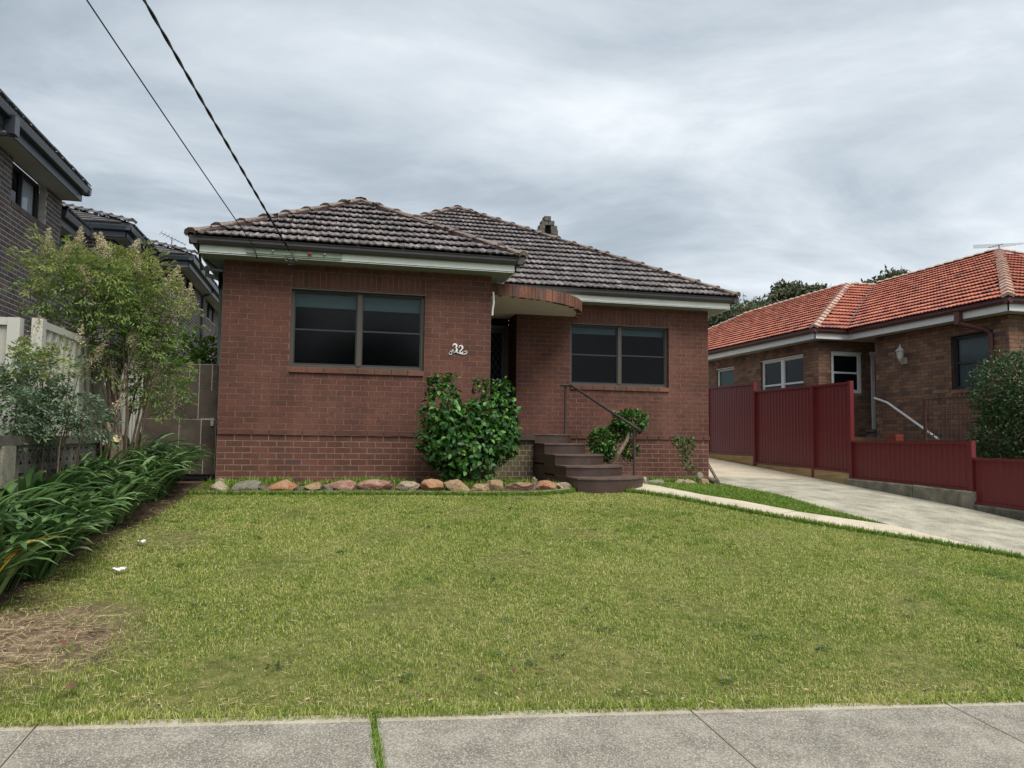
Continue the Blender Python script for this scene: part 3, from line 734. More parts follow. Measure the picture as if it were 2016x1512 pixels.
# front entry: recessed security screen door, frame and door wall
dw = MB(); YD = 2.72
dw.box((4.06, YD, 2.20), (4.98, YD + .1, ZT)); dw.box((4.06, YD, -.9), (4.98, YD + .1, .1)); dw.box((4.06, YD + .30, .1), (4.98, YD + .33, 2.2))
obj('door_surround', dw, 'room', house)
df = MB(); df.box((4.06, YD - .03, .1), (4.11, YD + .06, 2.2)); df.box((4.90, YD - .03, .1), (4.98, YD + .06, 2.2)); df.box((4.11, YD - .03, 2.14), (4.90, YD + .06, 2.2))
door = obj('security_door', df, 'win_frame', house)
leaf_ = MB()
for a, b, c, d in ((4.12, 4.17, .12, 2.13), (4.845, 4.895, .12, 2.13), (4.17, 4.845, .12, .2), (4.17, 4.845, 2.06, 2.13), (4.17, 4.845, 1.02, 1.09)): leaf_.box((a, YD - .015, c), (b, YD + .02, d))
obj('door_frame', leaf_, 'dark_frame', door)
gr = MB(); k = .105
for i in range(-14, 16):
    for sgn in (1, -1):
        # diamonds: lines x = 4.17 + t, z = c + sgn*1.6*t
        pts = []
        c0 = .2 + i * k * 1.7 if sgn > 0 else .2 + i * k * 1.7 + 1.1
        for t in (0.0, .675):
            pts.append((4.17 + t, c0 + sgn * 1.62 * t))
        (xa, za), (xb, zb) = pts
        # clip to the leaf opening
        def clip(z): return min(max(z, .2), 2.06)
        if abs(zb - za) < 1e-6: continue
        ta, tb = (clip(za) - za) / (zb - za), (clip(zb) - za) / (zb - za)
        if tb - ta < .03: continue
        p = (xa + (xb - xa) * ta, YD + .0, za + (zb - za) * ta); q = (xa + (xb - xa) * tb, YD + .0, za + (zb - za) * tb)
        gr.bar(p, q, .006, .006, up=(0, 1, 0))
obj('diamond_grille', gr, 'security', door)
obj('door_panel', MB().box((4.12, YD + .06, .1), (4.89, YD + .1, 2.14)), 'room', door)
obj('handle', MB().box((4.80, YD - .06, 1.0), (4.835, YD - .02, 1.14)), 'metal', door)

# curved porch hood
def arc(cx_, cy_, a, b, t0, t1, n): return [(cx_ + a * math.sin(t0 + (t1 - t0) * i / n), cy_ - b * math.cos(t0 + (t1 - t0) * i / n)) for i in range(n + 1)]
hood_pts = arc(4.062, 2.04, 2.12, 1.74, 0, math.pi / 2, 30)
hb, ht = 2.335, 2.345
poly = hood_pts + [(4.062, 2.70)] if False else hood_pts + [(4.062, 2.04)]
hd = MB().prism(hood_pts[::1] + [(4.062, 2.04)], 2.34, 2.50)
canopy = obj('porch_canopy', hd, 'render', house)
obj('soffit', MB().box((4.062, 2.035, 2.34), (4.975, 2.715, 2.40)), 'render', canopy)
fine = arc(4.062, 2.04, 2.12, 1.74, 0, math.pi / 2, 400)
acc = 0; nb = 0; step = .074
cbm = MB().box((-.5, -.015, -.5), (.5, .09, .5)).mesh('fascia_brick'); cbm.materials.append(MAT['canopy_brick'])
for i in range(1, len(fine)):
    acc += math.hypot(fine[i][0] - fine[i - 1][0], fine[i][1] - fine[i - 1][1])
    if acc >= step:
        acc -= step
        (x0, y0), (x1, y1) = fine[i - 1], fine[min(i + 1, len(fine) - 1)]
        t = Vector((x1 - x0, y1 - y0, 0)).normalized(); n = Vector((t.y, -t.x, 0))
        c = Vector((fine[i][0], fine[i][1], 2.437 + random.uniform(-.003, .003))) - n * .002 + n * random.uniform(-.003, .003)
        obj('fascia_brick', cbm, None, canopy, basis(c, t, -n, (0, 0, 1), (.066, 1, .196)))
obj('conduit', MB().tube([(4.085, -.015, 2.33), (4.09, -.02, 2.24), (4.095, -.02, 2.15), (4.08, -.012, 2.05), (4.075, -.01, 1.95)], .016, 8), 'white', house)

# roof -------------------------------------------------------------
TAN = .575; Z0 = 2.80; E0 = -.42
roofd = MB()
wf_ = [(0, 0), (4.9, 0), (2.45, 2.45)]
deck_poly(roofd, (E0, -.47, Z0), (1, 0, 0), (0, 1, 0), wf_, TAN)
wr_ = [(0, 0), (2.04, 0), (4.49, 2.45), (2.45, 2.45)]
deck_poly(roofd, (4.48, -.47, Z0), (0, 1, 0), (-1, 0, 0), wr_, TAN)
deck_poly(roofd, (E0, -.47, Z0), (0, 1, 0), (1, 0, 0), [(0, 0), (14.0, 0), (9.15, 4.85), (6.89, 4.85), (4.49, 2.45), (2.45, 2.45)], TAN)
mf_ = [(4.90, 0), (9.78, 0), (4.93, 4.85), (2.53, 2.45), (2.45, 2.45)]
deck_poly(roofd, (E0, 1.57, Z0), (1, 0, 0), (0, 1, 0), mf_, TAN)
mr_ = [(0, 0), (12, 0), (7.15, 4.85), (4.85, 4.85)]
deck_poly(roofd, (9.36, 1.57, Z0), (0, 1, 0), (-1, 0, 0), mr_, TAN)
roof = obj('roof', roofd, 'deck', house)
tl = slope_tiles((E0, -.47, Z0), (1, 0, 0), (0, 1, 0), wf_, TAN, seed=21)
tl += slope_tiles((E0, 1.57, Z0), (1, 0, 0), (0, 1, 0), mf_, TAN, seed=22)
# largest in the picture: wing front and the near part of the main slope
split_pieces('roof_tile', 'roof_tiles', TV, TF, tl, 'tile', roof, 300)
tl2 = slope_tiles((4.48, -.47, Z0), (0, 1, 0), (-1, 0, 0), wr_, TAN, seed=23) + slope_tiles((E0, -.47, Z0), (0, 1, 0), (1, 0, 0), [(0, 0), (6, 0), (6, 2.45), (2.45, 2.45)], TAN, seed=24) \
    + slope_tiles((9.36, 1.57, Z0), (0, 1, 0), (-1, 0, 0), [(0, 0), (9, 0), (9, 4.85), (4.85, 4.85)], TAN, seed=25)
tag(obj('roof_tiles', stamp('roof_tiles', TV, TF, tl2), 'tile', roof), kind='stuff')
nF, nL, nR_ = nrm_of((0, 1), TAN), nrm_of((1, 0), TAN), nrm_of((-1, 0), TAN)
caps = ridge_caps((E0 + .02, -.45, Z0 + .01), (2.03, 1.98, Z0 + TAN * 2.45), nF, nL, .44, 31) + ridge_caps((4.46, -.45, Z0 + .01), (2.03, 1.98, Z0 + TAN * 2.45), nF, nR_, .44, 32)
caps += ridge_caps((9.34, 1.59, Z0 + .01), (4.51, 6.42, Z0 + TAN * 4.85), nF, nR_, .44, 33) + ridge_caps((2.11, 4.02, Z0 + TAN * 2.45), (4.51, 6.42, Z0 + TAN * 4.85), nF, nL, .44, 34)
caps += ridge_caps((2.03, 4.0, Z0 + TAN * 2.45), (2.03, 1.90, Z0 + TAN * 2.45), nL, nR_, .44, 35) + ridge_caps((4.51, 8.6, Z0 + TAN * 4.85), (4.51, 6.34, Z0 + TAN * 4.85), nL, nR_, .44, 36)
cme = np_mesh('ridge_tile', CV_, CF_); cme.materials.append(MAT['ridge'])
for m_ in caps: obj('ridge_tile', cme, None, roof, m_)
bed = MB()
for p, q in (((E0 + .06, -.41, Z0 + .03), (2.03, 1.98, Z0 + TAN * 2.45)), ((4.42, -.41, Z0 + .03), (2.03, 1.98, Z0 + TAN * 2.45)), ((9.30, 1.63, Z0 + .03), (4.51, 6.42, Z0 + TAN * 4.85)), ((2.11, 4.02, Z0 + TAN * 2.45), (4.51, 6.42, Z0 + TAN * 4.85))):
    bed.bar(p, q, .235, .10)
obj('ridge_bedding', bed, 'bedding', roof)
# bedding mortar under the caps
# gutters, fascia, soffit
def eave_run(parent, pts, out, zt, gh=.10, gd=.11, gmat='gutter', fmat='fascia', fz0=2.585, fin=.11):
    """gutter and fascia along a polyline of outer gutter corners; out = outward unit normal of each run"""
    for ri, ((p, q), n) in enumerate(zip(zip(pts[:-1], pts[1:]), out)):
        p, q, n = Vector((*p, 0)), Vector((*q, 0)), Vector((*n, 0)); a = (q - p).normalized()
        c0 = 0 if ri == 0 else (1 if a.dot(Vector((*out[ri - 1], 0))) < -.5 else -1); c0 = -1 if ri and Vector((*out[ri - 1], 0)).dot(a) < -.5 else (0 if ri == 0 else 1)
        c1 = 0 if ri == len(out) - 1 else (-1 if Vector((*out[ri + 1], 0)).dot(a) > .5 else 1)
        c0 = 0 if ri == 0 else (1 if Vector((*out[ri - 1], 0)).dot(a) < -.5 else -1)      # +1 convex, -1 concave start
        g0, g1 = p.copy(), q + (a * gd if c1 == 1 else a * 0)
        mb = MB()
        prof = [(0, 0), (-.012, .004), (-.014, -.03), (-.004, -.05), (-.03, -gh + .012), (-.045, -gh), (-gd, -gh), (-gd, -.01), (-gd + .01, -.01), (-gd + .01, -gh + .012), (-.05, -gh + .012), (-.02, -.05), (-.026, 0.0)]
        prof = [(.004, .006), (.004, -.010), (-.006, -.014), (-.004, -.05), (-.030, -gh + .01), (-.045, -gh), (-gd, -gh), (-gd, -.012), (-.02, -.012)]
        k = len(prof); vs = []
        for e_ in (g0, g1):
            for (d, z) in prof:
                # mitre: outer corners extend along the run
                vs.append(e_ + n * d + Vector((0, 0, zt + z)))
        fs = [(i, (i + 1) % k, k + (i + 1) % k, k + i) for i in range(k)] + [tuple(range(k - 1, -1, -1)), tuple(range(k, 2 * k))]
        obj('gutter', mb.add(vs, fs), gmat, parent)
        f0, f1 = p - n * fin + a * fin * c0, q - n * fin + a * fin * c1
        mb = MB(); vs = [f0 - n * .0 + Vector((0, 0, fz0)), f1 + Vector((0, 0, fz0)), f1 - n * .022 + Vector((0, 0, fz0)), f0 - n * .022 + Vector((0, 0, fz0))]
        vs += [v + Vector((0, 0, zt - .02 - fz0)) for v in vs]
        obj('fascia', mb.add(vs, [(0, 3, 2, 1), (4, 5, 6, 7), (0, 1, 5, 4), (1, 2, 6, 5), (2, 3, 7, 6), (3, 0, 4, 7)]), fmat, parent)
eave_run(roof, [(-.42, 9), (-.42, -.47), (4.48, -.47), (4.48, 1.57), (9.36, 1.57), (9.36, 12)], [(-1, 0), (0, -1), (1, 0), (0, -1), (1, 0)], 2.80)
sf = MB()
sf.box((-.31, -.36, 2.592), (4.37, -.0005, 2.604)); sf.box((-.31, 0, 2.592), (-.0, 9, 2.604)); sf.box((4.057, 0, 2.592), (4.37, 1.68, 2.604))
sf.box((4.06, 1.68, 2.592), (9.25, 2.04, 2.604)); sf.box((8.94, 2.04, 2.592), (9.25, 12, 2.604)); sf.box((4.06, 2.04, 2.593), (4.98, 2.74, 2.605))
obj('soffit', sf, 'soffit', roof)
plate = obj('service_board', MB().box((.35, -.392, 2.625), (1.70, -.362, 2.70)), 'plate', house)
mb = MB()
for x in (.72, 1.45): mb.tube([(x, -.39, 2.665), (x, -.43, 2.668)], [.016, .013], 8)
obj('insulator', mb, 'plate', plate)
mb = MB().tube([(1.24, -.39, 2.66), (1.24, -.425, 2.662)], .028, 10); mb.tube([(1.24, -.425, 2.662), (1.24, -.44, 2.66)], [.02, .012], 8)
obj('insulator', mb, 'redpaint', plate)
mb = MB().tube([(1.0, -.40, 2.69), (1.0, -.44, 2.67), (1.0, -.44, 2.60), (1.04, -.42, 2.55)], .013, 8)
mb.tube([(.90, -.42, 2.60), (.98, -.40, 2.52), (1.06, -.40, 2.55), (.96, -.43, 2.57), (1.02, -.36, 2.50), (.94, -.38, 2.49)], .009, 6)
mb.tube([(.86, -.40, 2.62), (.90, -.41, 2.54), (1.0, -.38, 2.53)], .007, 6)
obj('cable_bracket', mb, 'dark_metal', plate)
obj('downpipe', MB().tube([(-.10, .62, 2.6), (-.10, .62, 2.3), (-.085, .62, 1.2), (-.085, .62, -.7)], .040, 10), 'green_pipe', house)
obj('downpipe', MB().tube([(-.36, .9, 2.66), (-.36, .9, 2.52), (-.12, .72, 2.42), (-.1, .62, 2.36)], .038, 8), 'green_pipe', house)
obj('corner_pipe', MB().bar((8.99, 2.2, -.45), (9.02, 1.75, -.86), .05, .03), 'stem', house)
# broken brick chimney behind the hip: stepped block work with a hole
ch = thing('chimney', 'broken stepped stub of a grey brick chimney behind the hip ridge', 'chimney', (6.9, 6.9, 5.3))
YC = 6.9
steps_ = [(.0, 5.10, .62), (.0, 5.22, .60), (.02, 5.34, .52), (.06, 5.46, .44), (.13, 5.57, .36), (.20, 5.68, .26)]
cme2 = MB().box((-.5, -.12, -.5), (.5, .12, .5)).mesh('block'); cme2.materials.append(MAT['dark_concrete'])
XL = 6.66
rows_ = [(4.95, [(-.02, .20), (.20, .42), (.42, .60)]), (5.07, [(-.02, .19), (.19, .40), (.40, .60)]), (5.19, [(-.02, .12), (.12, .22), (.38, .56)]), (5.31, [(0.0, .20), (.36, .55)]), (5.43, [(.06, .21), (.36, .54)]), (5.55, [(.12, .30), (.30, .46)]), (5.66, [(.18, .36)])]
for z, bl in rows_:
    for a, b in bl:
        obj('block', cme2, None, ch, basis((XL + (a + b) / 2, YC + random.uniform(-.02, .02), z), (1, 0, 0), (0, 1, 0), (0, 0, 1), (b - a - .012, 1, .112)))
obj('flue_lining', MB().box((XL + .20, YC + .06, 5.14), (XL + .37, YC + .10, 5.50)), 'deck', ch)
# satellite dish under the eave at the side
dish = thing('satellite_dish', 'small dark satellite dish under the eave beside the brick corner', 'dish', (-.06, .5, 2.2))
mb = MB(); R_ = .17
cv_ = [Vector((0, 0, 0))]
ring = []
for rr_ in (.33, .66, 1.0):
    ring.append([(-.10 - .05 * rr_ ** 2 + .05, .35 + R_ * rr_ * math.cos(t) * .6 , 2.33 + R_ * rr_ * math.sin(t)) for t in [2 * math.pi * i / 18 for i in range(18)]])
vs = [(-.10 + .05, .35, 2.33)] + [p for r_ in ring for p in r_]
fs = [(0, 1 + i, 1 + (i + 1) % 18) for i in range(18)] + [(1 + k * 18 + i, 1 + (k + 1) * 18 + i, 1 + (k + 1) * 18 + (i + 1) % 18, 1 + k * 18 + (i + 1) % 18) for k in range(2) for i in range(18)]
obj('reflector', mb.add(vs, fs), 'tnav', dish)
obj('arm', MB().tube([(-.05, .35, 2.2), (-.03, .38, 2.05), (.0, .42, 1.95)], .012, 6), 'metal', dish)
mb = MB(); mb.bar((-.30, -.28, 2.6), (-.30, -.05, 2.40), .03); mb.bar((-.30, -.05, 2.42), (-.02, .02, 2.42), .04); mb.bar((-.3, .1, 2.6), (-.06, .3, 2.45), .03)
obj('eave_bracket', mb, 'tnav', house)

# house number 32 with a scroll
num = thing('house_number', 'white metal house number 32 on a curling scroll beside the window', 'house number', (3.53, -.012, 1.4))
def ribbon(mb, pts, ws, y0=-.016, y1=-.010):
    k = len(pts); L_, R2 = [], []
    for i in range(k):
        a = Vector(pts[max(i - 1, 0)]); b = Vector(pts[min(i + 1, k - 1)]); d = (b - a).normalized(); n = Vector((-d.y, d.x)) * ws[i] / 2
        L_.append(Vector(pts[i]) + n); R2.append(Vector(pts[i]) - n)
    vs = [(p.x, y, p.y) for y in (y0, y1) for q in zip(L_, R2) for p in q]
    o = 2 * k; fs = []
    for i in range(k - 1):
        a, b, c, d = 2 * i, 2 * i + 1, 2 * i + 3, 2 * i + 2
        fs += [(a, b, c, d), (o + d, o + c, o + b, o + a), (a, d, o + d, o + a), (b, o + b, o + c, c)]
    fs += [(0, o, o + 1, 1), (2 * k - 2, 2 * k - 1, o + 2 * k - 1, o + 2 * k - 2)]
    mb.add(vs, fs)
def arcp(cx_, cz, r, a0, a1, n, ry=None):
    ry = ry or r
    return [(cx_ + r * math.cos(rad(a0 + (a1 - a0) * i / n)), cz + ry * math.sin(rad(a0 + (a1 - a0) * i / n))) for i in range(n + 1)]
NX, NZ = 3.478, 1.405
three = MB()
t_ = arcp(NX, NZ + .032, .030, 165, -80, 14, .028); ribbon(three, t_, [.012 + .016 * max(0, math.sin(math.pi * i / 14)) for i in range(15)])
t_ = arcp(NX, NZ - .030, .034, 85, -165, 16, .034); ribbon(three, t_, [.009 + .020 * max(0, math.sin(math.pi * i / 16)) for i in range(17)])
for q in ((NX - .027, NZ + .036), (NX - .030, NZ - .036)): ribbon(three, arcp(q[0], q[1], .0055, 0, 360, 10), [.011] * 11)
obj('numeral_three', three, 'white', num)
two = MB(); NX2, NZ2 = 3.572, 1.385
t_ = arcp(NX2, NZ2 + .030, .030, 170, -35, 14, .030) + [(NX2 + .008, NZ2 - .010), (NX2 - .014, NZ2 - .036), (NX2 - .028, NZ2 - .058)]
ribbon(two, t_, [.010, .011, .012, .013, .014, .016, .018, .020, .022, .024, .025, .025, .024, .022, .020, .016, .012, .010])
ribbon(two, [(NX2 - .030, NZ2 - .056), (NX2 - .01, NZ2 - .052), (NX2 + .012, NZ2 - .060), (NX2 + .034, NZ2 - .046), (NX2 + .038, NZ2 - .03)], [.012, .016, .018, .014, .006])
ribbon(two, arcp(NX2 - .026, NZ2 + .034, .0055, 0, 360, 10), [.011] * 11)
obj('numeral_two', two, 'white', num)
sc = MB()
pts = [(3.412 + .010 * math.cos(a) * (1 - a / 14), 1.315 + .014 * math.sin(a)) for a in [0, 1, 2, 3]]
sp = [(3.405 + (.006 + .0042 * t) * math.cos(t), 1.318 + (.006 + .0042 * t) * math.sin(t)) for t in [i * .45 for i in range(0, 13)]][::-1]
body = [(3.405 + .026, 1.352 - .006)]
s1 = [(3.405 + (.008 + .0040 * t) * math.cos(t + 1.2), 1.318 + (.008 + .0040 * t) * math.sin(t + 1.2)) for t in [i * .4 for i in range(14, -1, -1)]]
wave = [(3.400, 1.343), (3.425, 1.352), (3.46, 1.349), (3.50, 1.338), (3.55, 1.322), (3.60, 1.312), (3.64, 1.312), (3.67, 1.323)]
s2 = [(3.660 + (.008 + .0040 * t) * math.cos(t - 2.2), 1.340 + (.008 + .0040 * t) * math.sin(t - 2.2)) for t in [i * .4 for i in range(0, 14)]]
ribbon(sc, s1[:12], [.008] * 12); ribbon(sc, wave, [.008, .010, .012, .012, .012, .012, .011, .009])
ribbon(sc, s2, [.008] * len(s2))
obj('scroll', sc, 'white', num)

# ---------------------------------------------------------------- front steps
steps = thing('front_steps', 'brown painted curved concrete steps up to the porch', 'steps', (5.4, .2, -.75))
def step_poly(u0, Lv, Fv, Ru, Rv, back=1.9, backu=5.75):
    pts = [(u0, Lv)]
    ue = u0 + .30
    for i in range(1, 6):
        t = i / 5; pts.append((u0 + (ue - u0) * t, Lv + (Fv - Lv) * math.sin(t * math.pi / 2)))
    for i in range(1, 13):
        t = i / 12 * math.pi / 2; pts.append((ue + (Ru - ue) * math.sin(t), Rv - (Rv - Fv) * math.cos(t)))
    pts += [(Ru - .01, Rv + .25), (backu, back), (u0, back)]
    return pts
sd_ = [(5.030, .85, .80, 5.78, 1.20, .08), (5.033, .24, .16, 5.84, .6, -.08), (5.036, -.36, -.46, 6.01, .25, -.25), (5.039, -.93, -1.04, 6.18, -.10, -.41), (5.042, -1.47, -1.58, 6.37, -.42, -.56)]
for i, (u0, Lv, Fv, Ru, Rv, z) in enumerate(sd_):
    p = step_poly(u0, Lv, Fv, Ru, Rv, 2.03 if i == 0 else .9, 5.80 if i == 0 else 5.7)
    if i == 0: p = p[:-1] + [(u0, 2.03)]
    s = obj('step', MB().prism(p, -.95 if i else -.30, z - .022), 'paint_brown', steps)
    q = step_poly(u0 - .006, Lv - .012, Fv - .016, Ru + .014, Rv - .008, 2.02 if i == 0 else .89, 5.80 if i == 0 else 5.7)
    obj('tread', MB().prism(q, z - .022, z), 'tread', s)
obj('step', MB().prism([(5.03, .86), (5.72, 1.1), (5.72, 2.02), (5.03, 2.02)], -.95, -.31), 'paint_brown', steps)
# landing in front of the door on a mossy brick base
lb = obj('landing', MB().box((4.062, .82, -.03), (5.026, 2.71, .08)), 'paint_brown', steps)
pb = obj('landing_base', MB().box((4.062, .901, -.95), (5.022, 2.0, -.032)), 'mortar_moss', steps)
for m_ in wall_bricks((4.062, .90, 0), (1, 0, 0), (0, -1, 0), .965, [(-.032 - (i + 1) * CB, -.032 - i * CB) for i in range(9)], module=.12, seed=40): 
    o = obj('brick', bpy.data.meshes.get('porch_brick_mesh') or np_mesh('porch_brick_mesh', BV, BF), 'porch_brick', pb, m_)
rail = thing('handrail', 'brown tubular steel handrail sloping down the front steps', 'handrail', (5.9, .3, .1))
P1, P2 = Vector((5.69, 1.2, .08)), Vector((6.24, -.65, -.56))
obj('post', MB().tube([P1, P1 + Vector((0, 0, .86))], .022, 10), 'rail', rail)
obj('post', MB().tube([P2, P2 + Vector((0, 0, .745))], .022, 10), 'rail', rail)
obj('rail_tube', MB().tube([P1 + Vector((-.10, .02, .875)), P1 + Vector((.06, -.06, .872)), P1 + Vector((.09, -.16, .845)), P2 + Vector((0, 0, .755)), P2 + Vector((.05, -.12, .705))], .023, 10), 'rail', rail)

# ================================================================== BOUNDARY FENCES AND WALLS
def ribbed(mb, org, A, N, L, z0a, z0b, z1a, z1b, pitch=.19, depth=.03, w=.05):
    """trapezoid-ribbed steel sheet from s=0..L along A; bottom and top heights may slope"""
    A, N, org = Vector(A), Vector(N), Vector(org); prof = []; s = 0
    while s < L:
        for ds, d in ((0, 0), (w * .4, depth), (w * 1.4, depth), (w * 1.8, 0)):
            if s + ds <= L: prof.append((s + ds, d))
        s += pitch
    prof.append((L, 0)); vs = []
    for (q, d) in prof:
        t = q / L
        p = org + A * q + N * d
        vs += [(p.x, p.y, z0a + (z0b - z0a) * t), (p.x, p.y, z1a + (z1b - z1a) * t)]
    fs = [(2 * i, 2 * i + 2, 2 * i + 3, 2 * i + 1) for i in range(len(prof) - 1)]
    return mb.add(vs, fs)
fence = thing('steel_fence', 'maroon ribbed steel fence stepping down along the driveway', 'fence', (12.0, 3, -.9))
XF = 12.0
# (v start far, v end near, bottom far, bottom near, top far, top near)
panels = [(7.9, 5.45, -.36, -.36, 1.50, 1.46), (5.42, 3.06, -.56, -.59, 1.26, 1.25), (3.02, 1.80, -.60, -.63, 1.25, 1.24), (1.76, -1.21, -.74, -.79, .03, .03), (-1.27, -3.9, -.99, -1.05, -.23, -.25)]
for k, (va, vb, ba, bb_, ta, tb) in enumerate(panels):
    L = va - vb
    obj('panel', ribbed(MB(), (XF + .012, va, 0), (0, -1, 0), (-1, 0, 0), L, ba + .03, bb_ + .03, ta - .03, tb - .03,   .127, .0045, .03), 'fence', fence)
    mb = MB(); mb.bar((XF, va, ta - .02), (XF, vb, tb - .02), .065, .045); obj('top_rail', mb, 'fence', fence)
    mb = MB(); mb.bar((XF, va, ba + .02), (XF, vb, bb_ + .02), .065, .045); obj('bottom_rail', mb, 'fence', fence)
posts = [(7.93, -.62, 1.52), (5.435, -.70, 1.48), (3.04, -.90, 1.26), (1.78, -.95, 1.26), (-1.24, -1.10, .05), (-3.95, -1.25, -.22)]
for v, a, b in posts: obj('post', MB().box((XF - .042, v - .04, a), (XF + .042, v + .04, b)), 'fence', fence)
for (va, vb, ta, tb) in ((7.88, 5.48, -.375, -.375), (5.38, 3.08, -.575, -.605), (3.0, 1.82, -.61, -.64)):
    n = 1 if va < 4 else 2
    for i in range(n):
        a = va + (vb - va) * i / n - (.004 if i else 0); b = va + (vb - va) * (i + 1) / n
        mb = MB(); p = [(XF - .03, a), (XF + .02, a), (XF + .02, b), (XF - .03, b)]
        mb.prism([(XF - .03, b), (XF + .02, b), (XF + .02, a), (XF - .03, a)], lambda x, y: g(12, y) - .03, ta if n == 1 else (ta + tb) / 2)
        obj('sleeper', mb, 'sleeper', fence)
kw = thing('concrete_kerb_wall', 'low stained concrete wall under the lower maroon fence panels', 'wall', (12.02, 0, -1.1))
def rough_block(v0, v1, z1a, z1b, n=14):
    mb = MB(); r = random.Random(int(v0 * 10) + 5)
    vs, fs = [], []
    for i in range(n + 1):
        t = i / n; v = v0 + (v1 - v0) * t; zt = z1a + (z1b - z1a) * t
        j = r.uniform(-.012, .012)
        vs += [(XF - .10 + j * .6, v, g(12, v) - .06), (XF - .10 + j, v, zt - .02 + r.uniform(-.01, .006)), (XF - .075, v, zt + r.uniform(-.006, .004)), (XF + .12, v, zt), (XF + .12, v, g(12, v) - .06)]
    for i in range(n):
        a = i * 5; b = a + 5
        for q in range(4): fs.append((a + q, b + q, b + q + 1, a + q + 1))
    fs += [(0, 1, 2, 3, 4), tuple(range(n * 5 + 4, n * 5 - 1, -1))]
    return mb.add(vs, fs)
obj('block', rough_block(1.88, .02, -.735, -.757), 'old_concrete', kw)
obj('block', rough_block(.0, -1.30, -.757, -.785), 'old_concrete', kw)
obj('block', rough_block(-1.36, -3.9, -.99, -1.05), 'dark_concrete', kw)

# cream steel fence on the other boundary
cf = thing('cream_fence', 'cream ribbed steel fence behind the feathery shrubs', 'fence', (-1.12, 0, -.75))
XB = -1.12
for i, (va, vb) in enumerate(((-3.82, -1.44), (-1.40, .96), (1.0, 3.36), (3.4, 5.8))):
    zt = 1.05
    mb = ribbed(MB(), (XB - .01, va, 0), (0, 1, 0), (1, 0, 0), vb - va, -.72, -.72, zt - .05, zt - .05, .19, .03, .06); obj('panel', mb, 'cream_fence', cf)
    mb = MB(); mb.bar((XB, va, zt - .03), (XB, vb, zt - .03), .06, .07); obj('top_rail', mb, 'cream_frame', cf)
for v in (-3.86, -1.42, .98, 3.38): obj('post', MB().box((XB - .05, v - .05, -.75), (XB + .045, v + .05, 1.07 if v < -3 else 1.04)), 'cream_frame', cf)
rf = thing('cream_return_fence', 'short cream steel fence panel turning away at the street end', 'fence', (-2.2, -3.95, -.75))
mb = ribbed(MB(), (-3.6, -3.95, 0), (1, 0, 0), (0, -1, 0), 2.26, -.72, -.72, .99, .99, .19, .02, .06); obj('panel', mb, 'cream_fence', rf)
mb = MB(); mb.bar((-3.6, -3.95, 1.02), (-1.34, -3.95, 1.02), .06, .07); obj('top_rail', mb, 'cream_frame', rf)
obj('post', MB().box((-1.34, -4.0, -.75), (-1.235, -3.9, 1.055)), 'cream_frame', rf)
# breeze block wall
bwall = thing('breeze_block_wall', 'old dark concrete breeze block wall behind the strappy lilies', 'wall', (-1.0, -3.5, -1))
obj('cap', MB().box((-1.10, -7.9, -.115), (-.94, -1.2, -.035)), 'dark_concrete', bwall)
obj('pier', MB().box((-1.12, -5.05, -1.25), (-.93, -4.79, -.117)), 'old_concrete', bwall)
def breeze():
    mb = MB(); t = .035; s = .1
    mb.box((-.06, -s, -s), (.06, s, -s + t)); mb.box((-.06, -s, s - t), (.06, s, s)); mb.box((-.06, -s, -s + t), (.06, -s + t, s - t)); mb.box((-.06, s - t, -s + t), (.06, s, s - t))
    for sg in (1, -1):
        mb.bar((0, -s + t * .7, -sg * (s - t * .7)), (0, s - t * .7, sg * (s - t * .7)), .03, .10, up=(1, 0, 0))
    return mb.mesh('breeze_block')
bbm = breeze(); bbm.materials.append(MAT['dark_concrete'])
for i in range(33):
    v = -7.78 + i * .201
    if abs(v + 4.92) < .21: continue
    for k in range(5): obj('breeze_block', bbm, None, bwall, Matrix.Translation((-1.02, v, -.217 - .201 * k)))
obj('footing', MB().box((-1.10, -7.9, -1.4), (-.93, -1.2, -1.12)), 'dark_concrete', bwall)
# tiled side gate
gate = thing('side_gate', 'brown tiled double-leaf side gate with pale grout lines beside the house corner', 'gate', (-.55, .36, -.6))
def gu(x): return -1.038 + (x - 293) * .988 / 139
def gz(y): return 1.05 - (y - 715) * .00754
obj('upper_leaf', MB().box((gu(286), .366, gz(823.4)), (gu(432), .40, gz(715))), 'grout', gate)
obj('lower_leaf', MB().box((gu(286), .366, gz(933)), (gu(430), .40, gz(825))), 'grout', gate)
rects = [(286, 328, 715, 771), (328, 373, 715, 740), (373, 393, 715, 740), (328, 393, 740, 753), (328, 346, 753, 771), (346, 393, 753, 793), (286, 346, 771, 824), (346, 393, 793, 824),
         (393, 418, 715, 767), (418, 432, 715, 728), (418, 432, 728, 749), (418, 432, 749, 767), (393, 432, 767, 824),
         (286, 357, 825, 853), (286, 357, 853, 876), (357, 400, 825, 891), (400, 430, 825, 835), (400, 430, 835, 891), (286, 357, 876, 933), (357, 382, 891, 933), (382, 430, 891, 904), (382, 406, 904, 933), (406, 430, 904, 933)]
for (x0, x1, y0, y1) in rects:
    q = .0055
    obj('tile', MB().box((gu(x0) + q, .356, gz(y1) + q), (gu(x1) - q, .37, gz(y0) - q)), 'gate_tile', gate)
obj('latch', MB().box((gu(419), .335, gz(838)), (gu(425), .356, gz(822))), 'metal', gate)
obj('hinge_post', MB().box((-.045, .36, -.75), (-.012, .42, 1.04)), 'black', gate)
mb = MB(); mb.box((gu(300), .39, -.66), (gu(432), .42, -.60)); mb.bar((-.06, .2, -.60), (-.12, -.25, -.78), .03); obj('dark_gap_and_pipe', mb, 'black', gate)  # black strip stands for the shaded gap under the gate; bar is a pipe

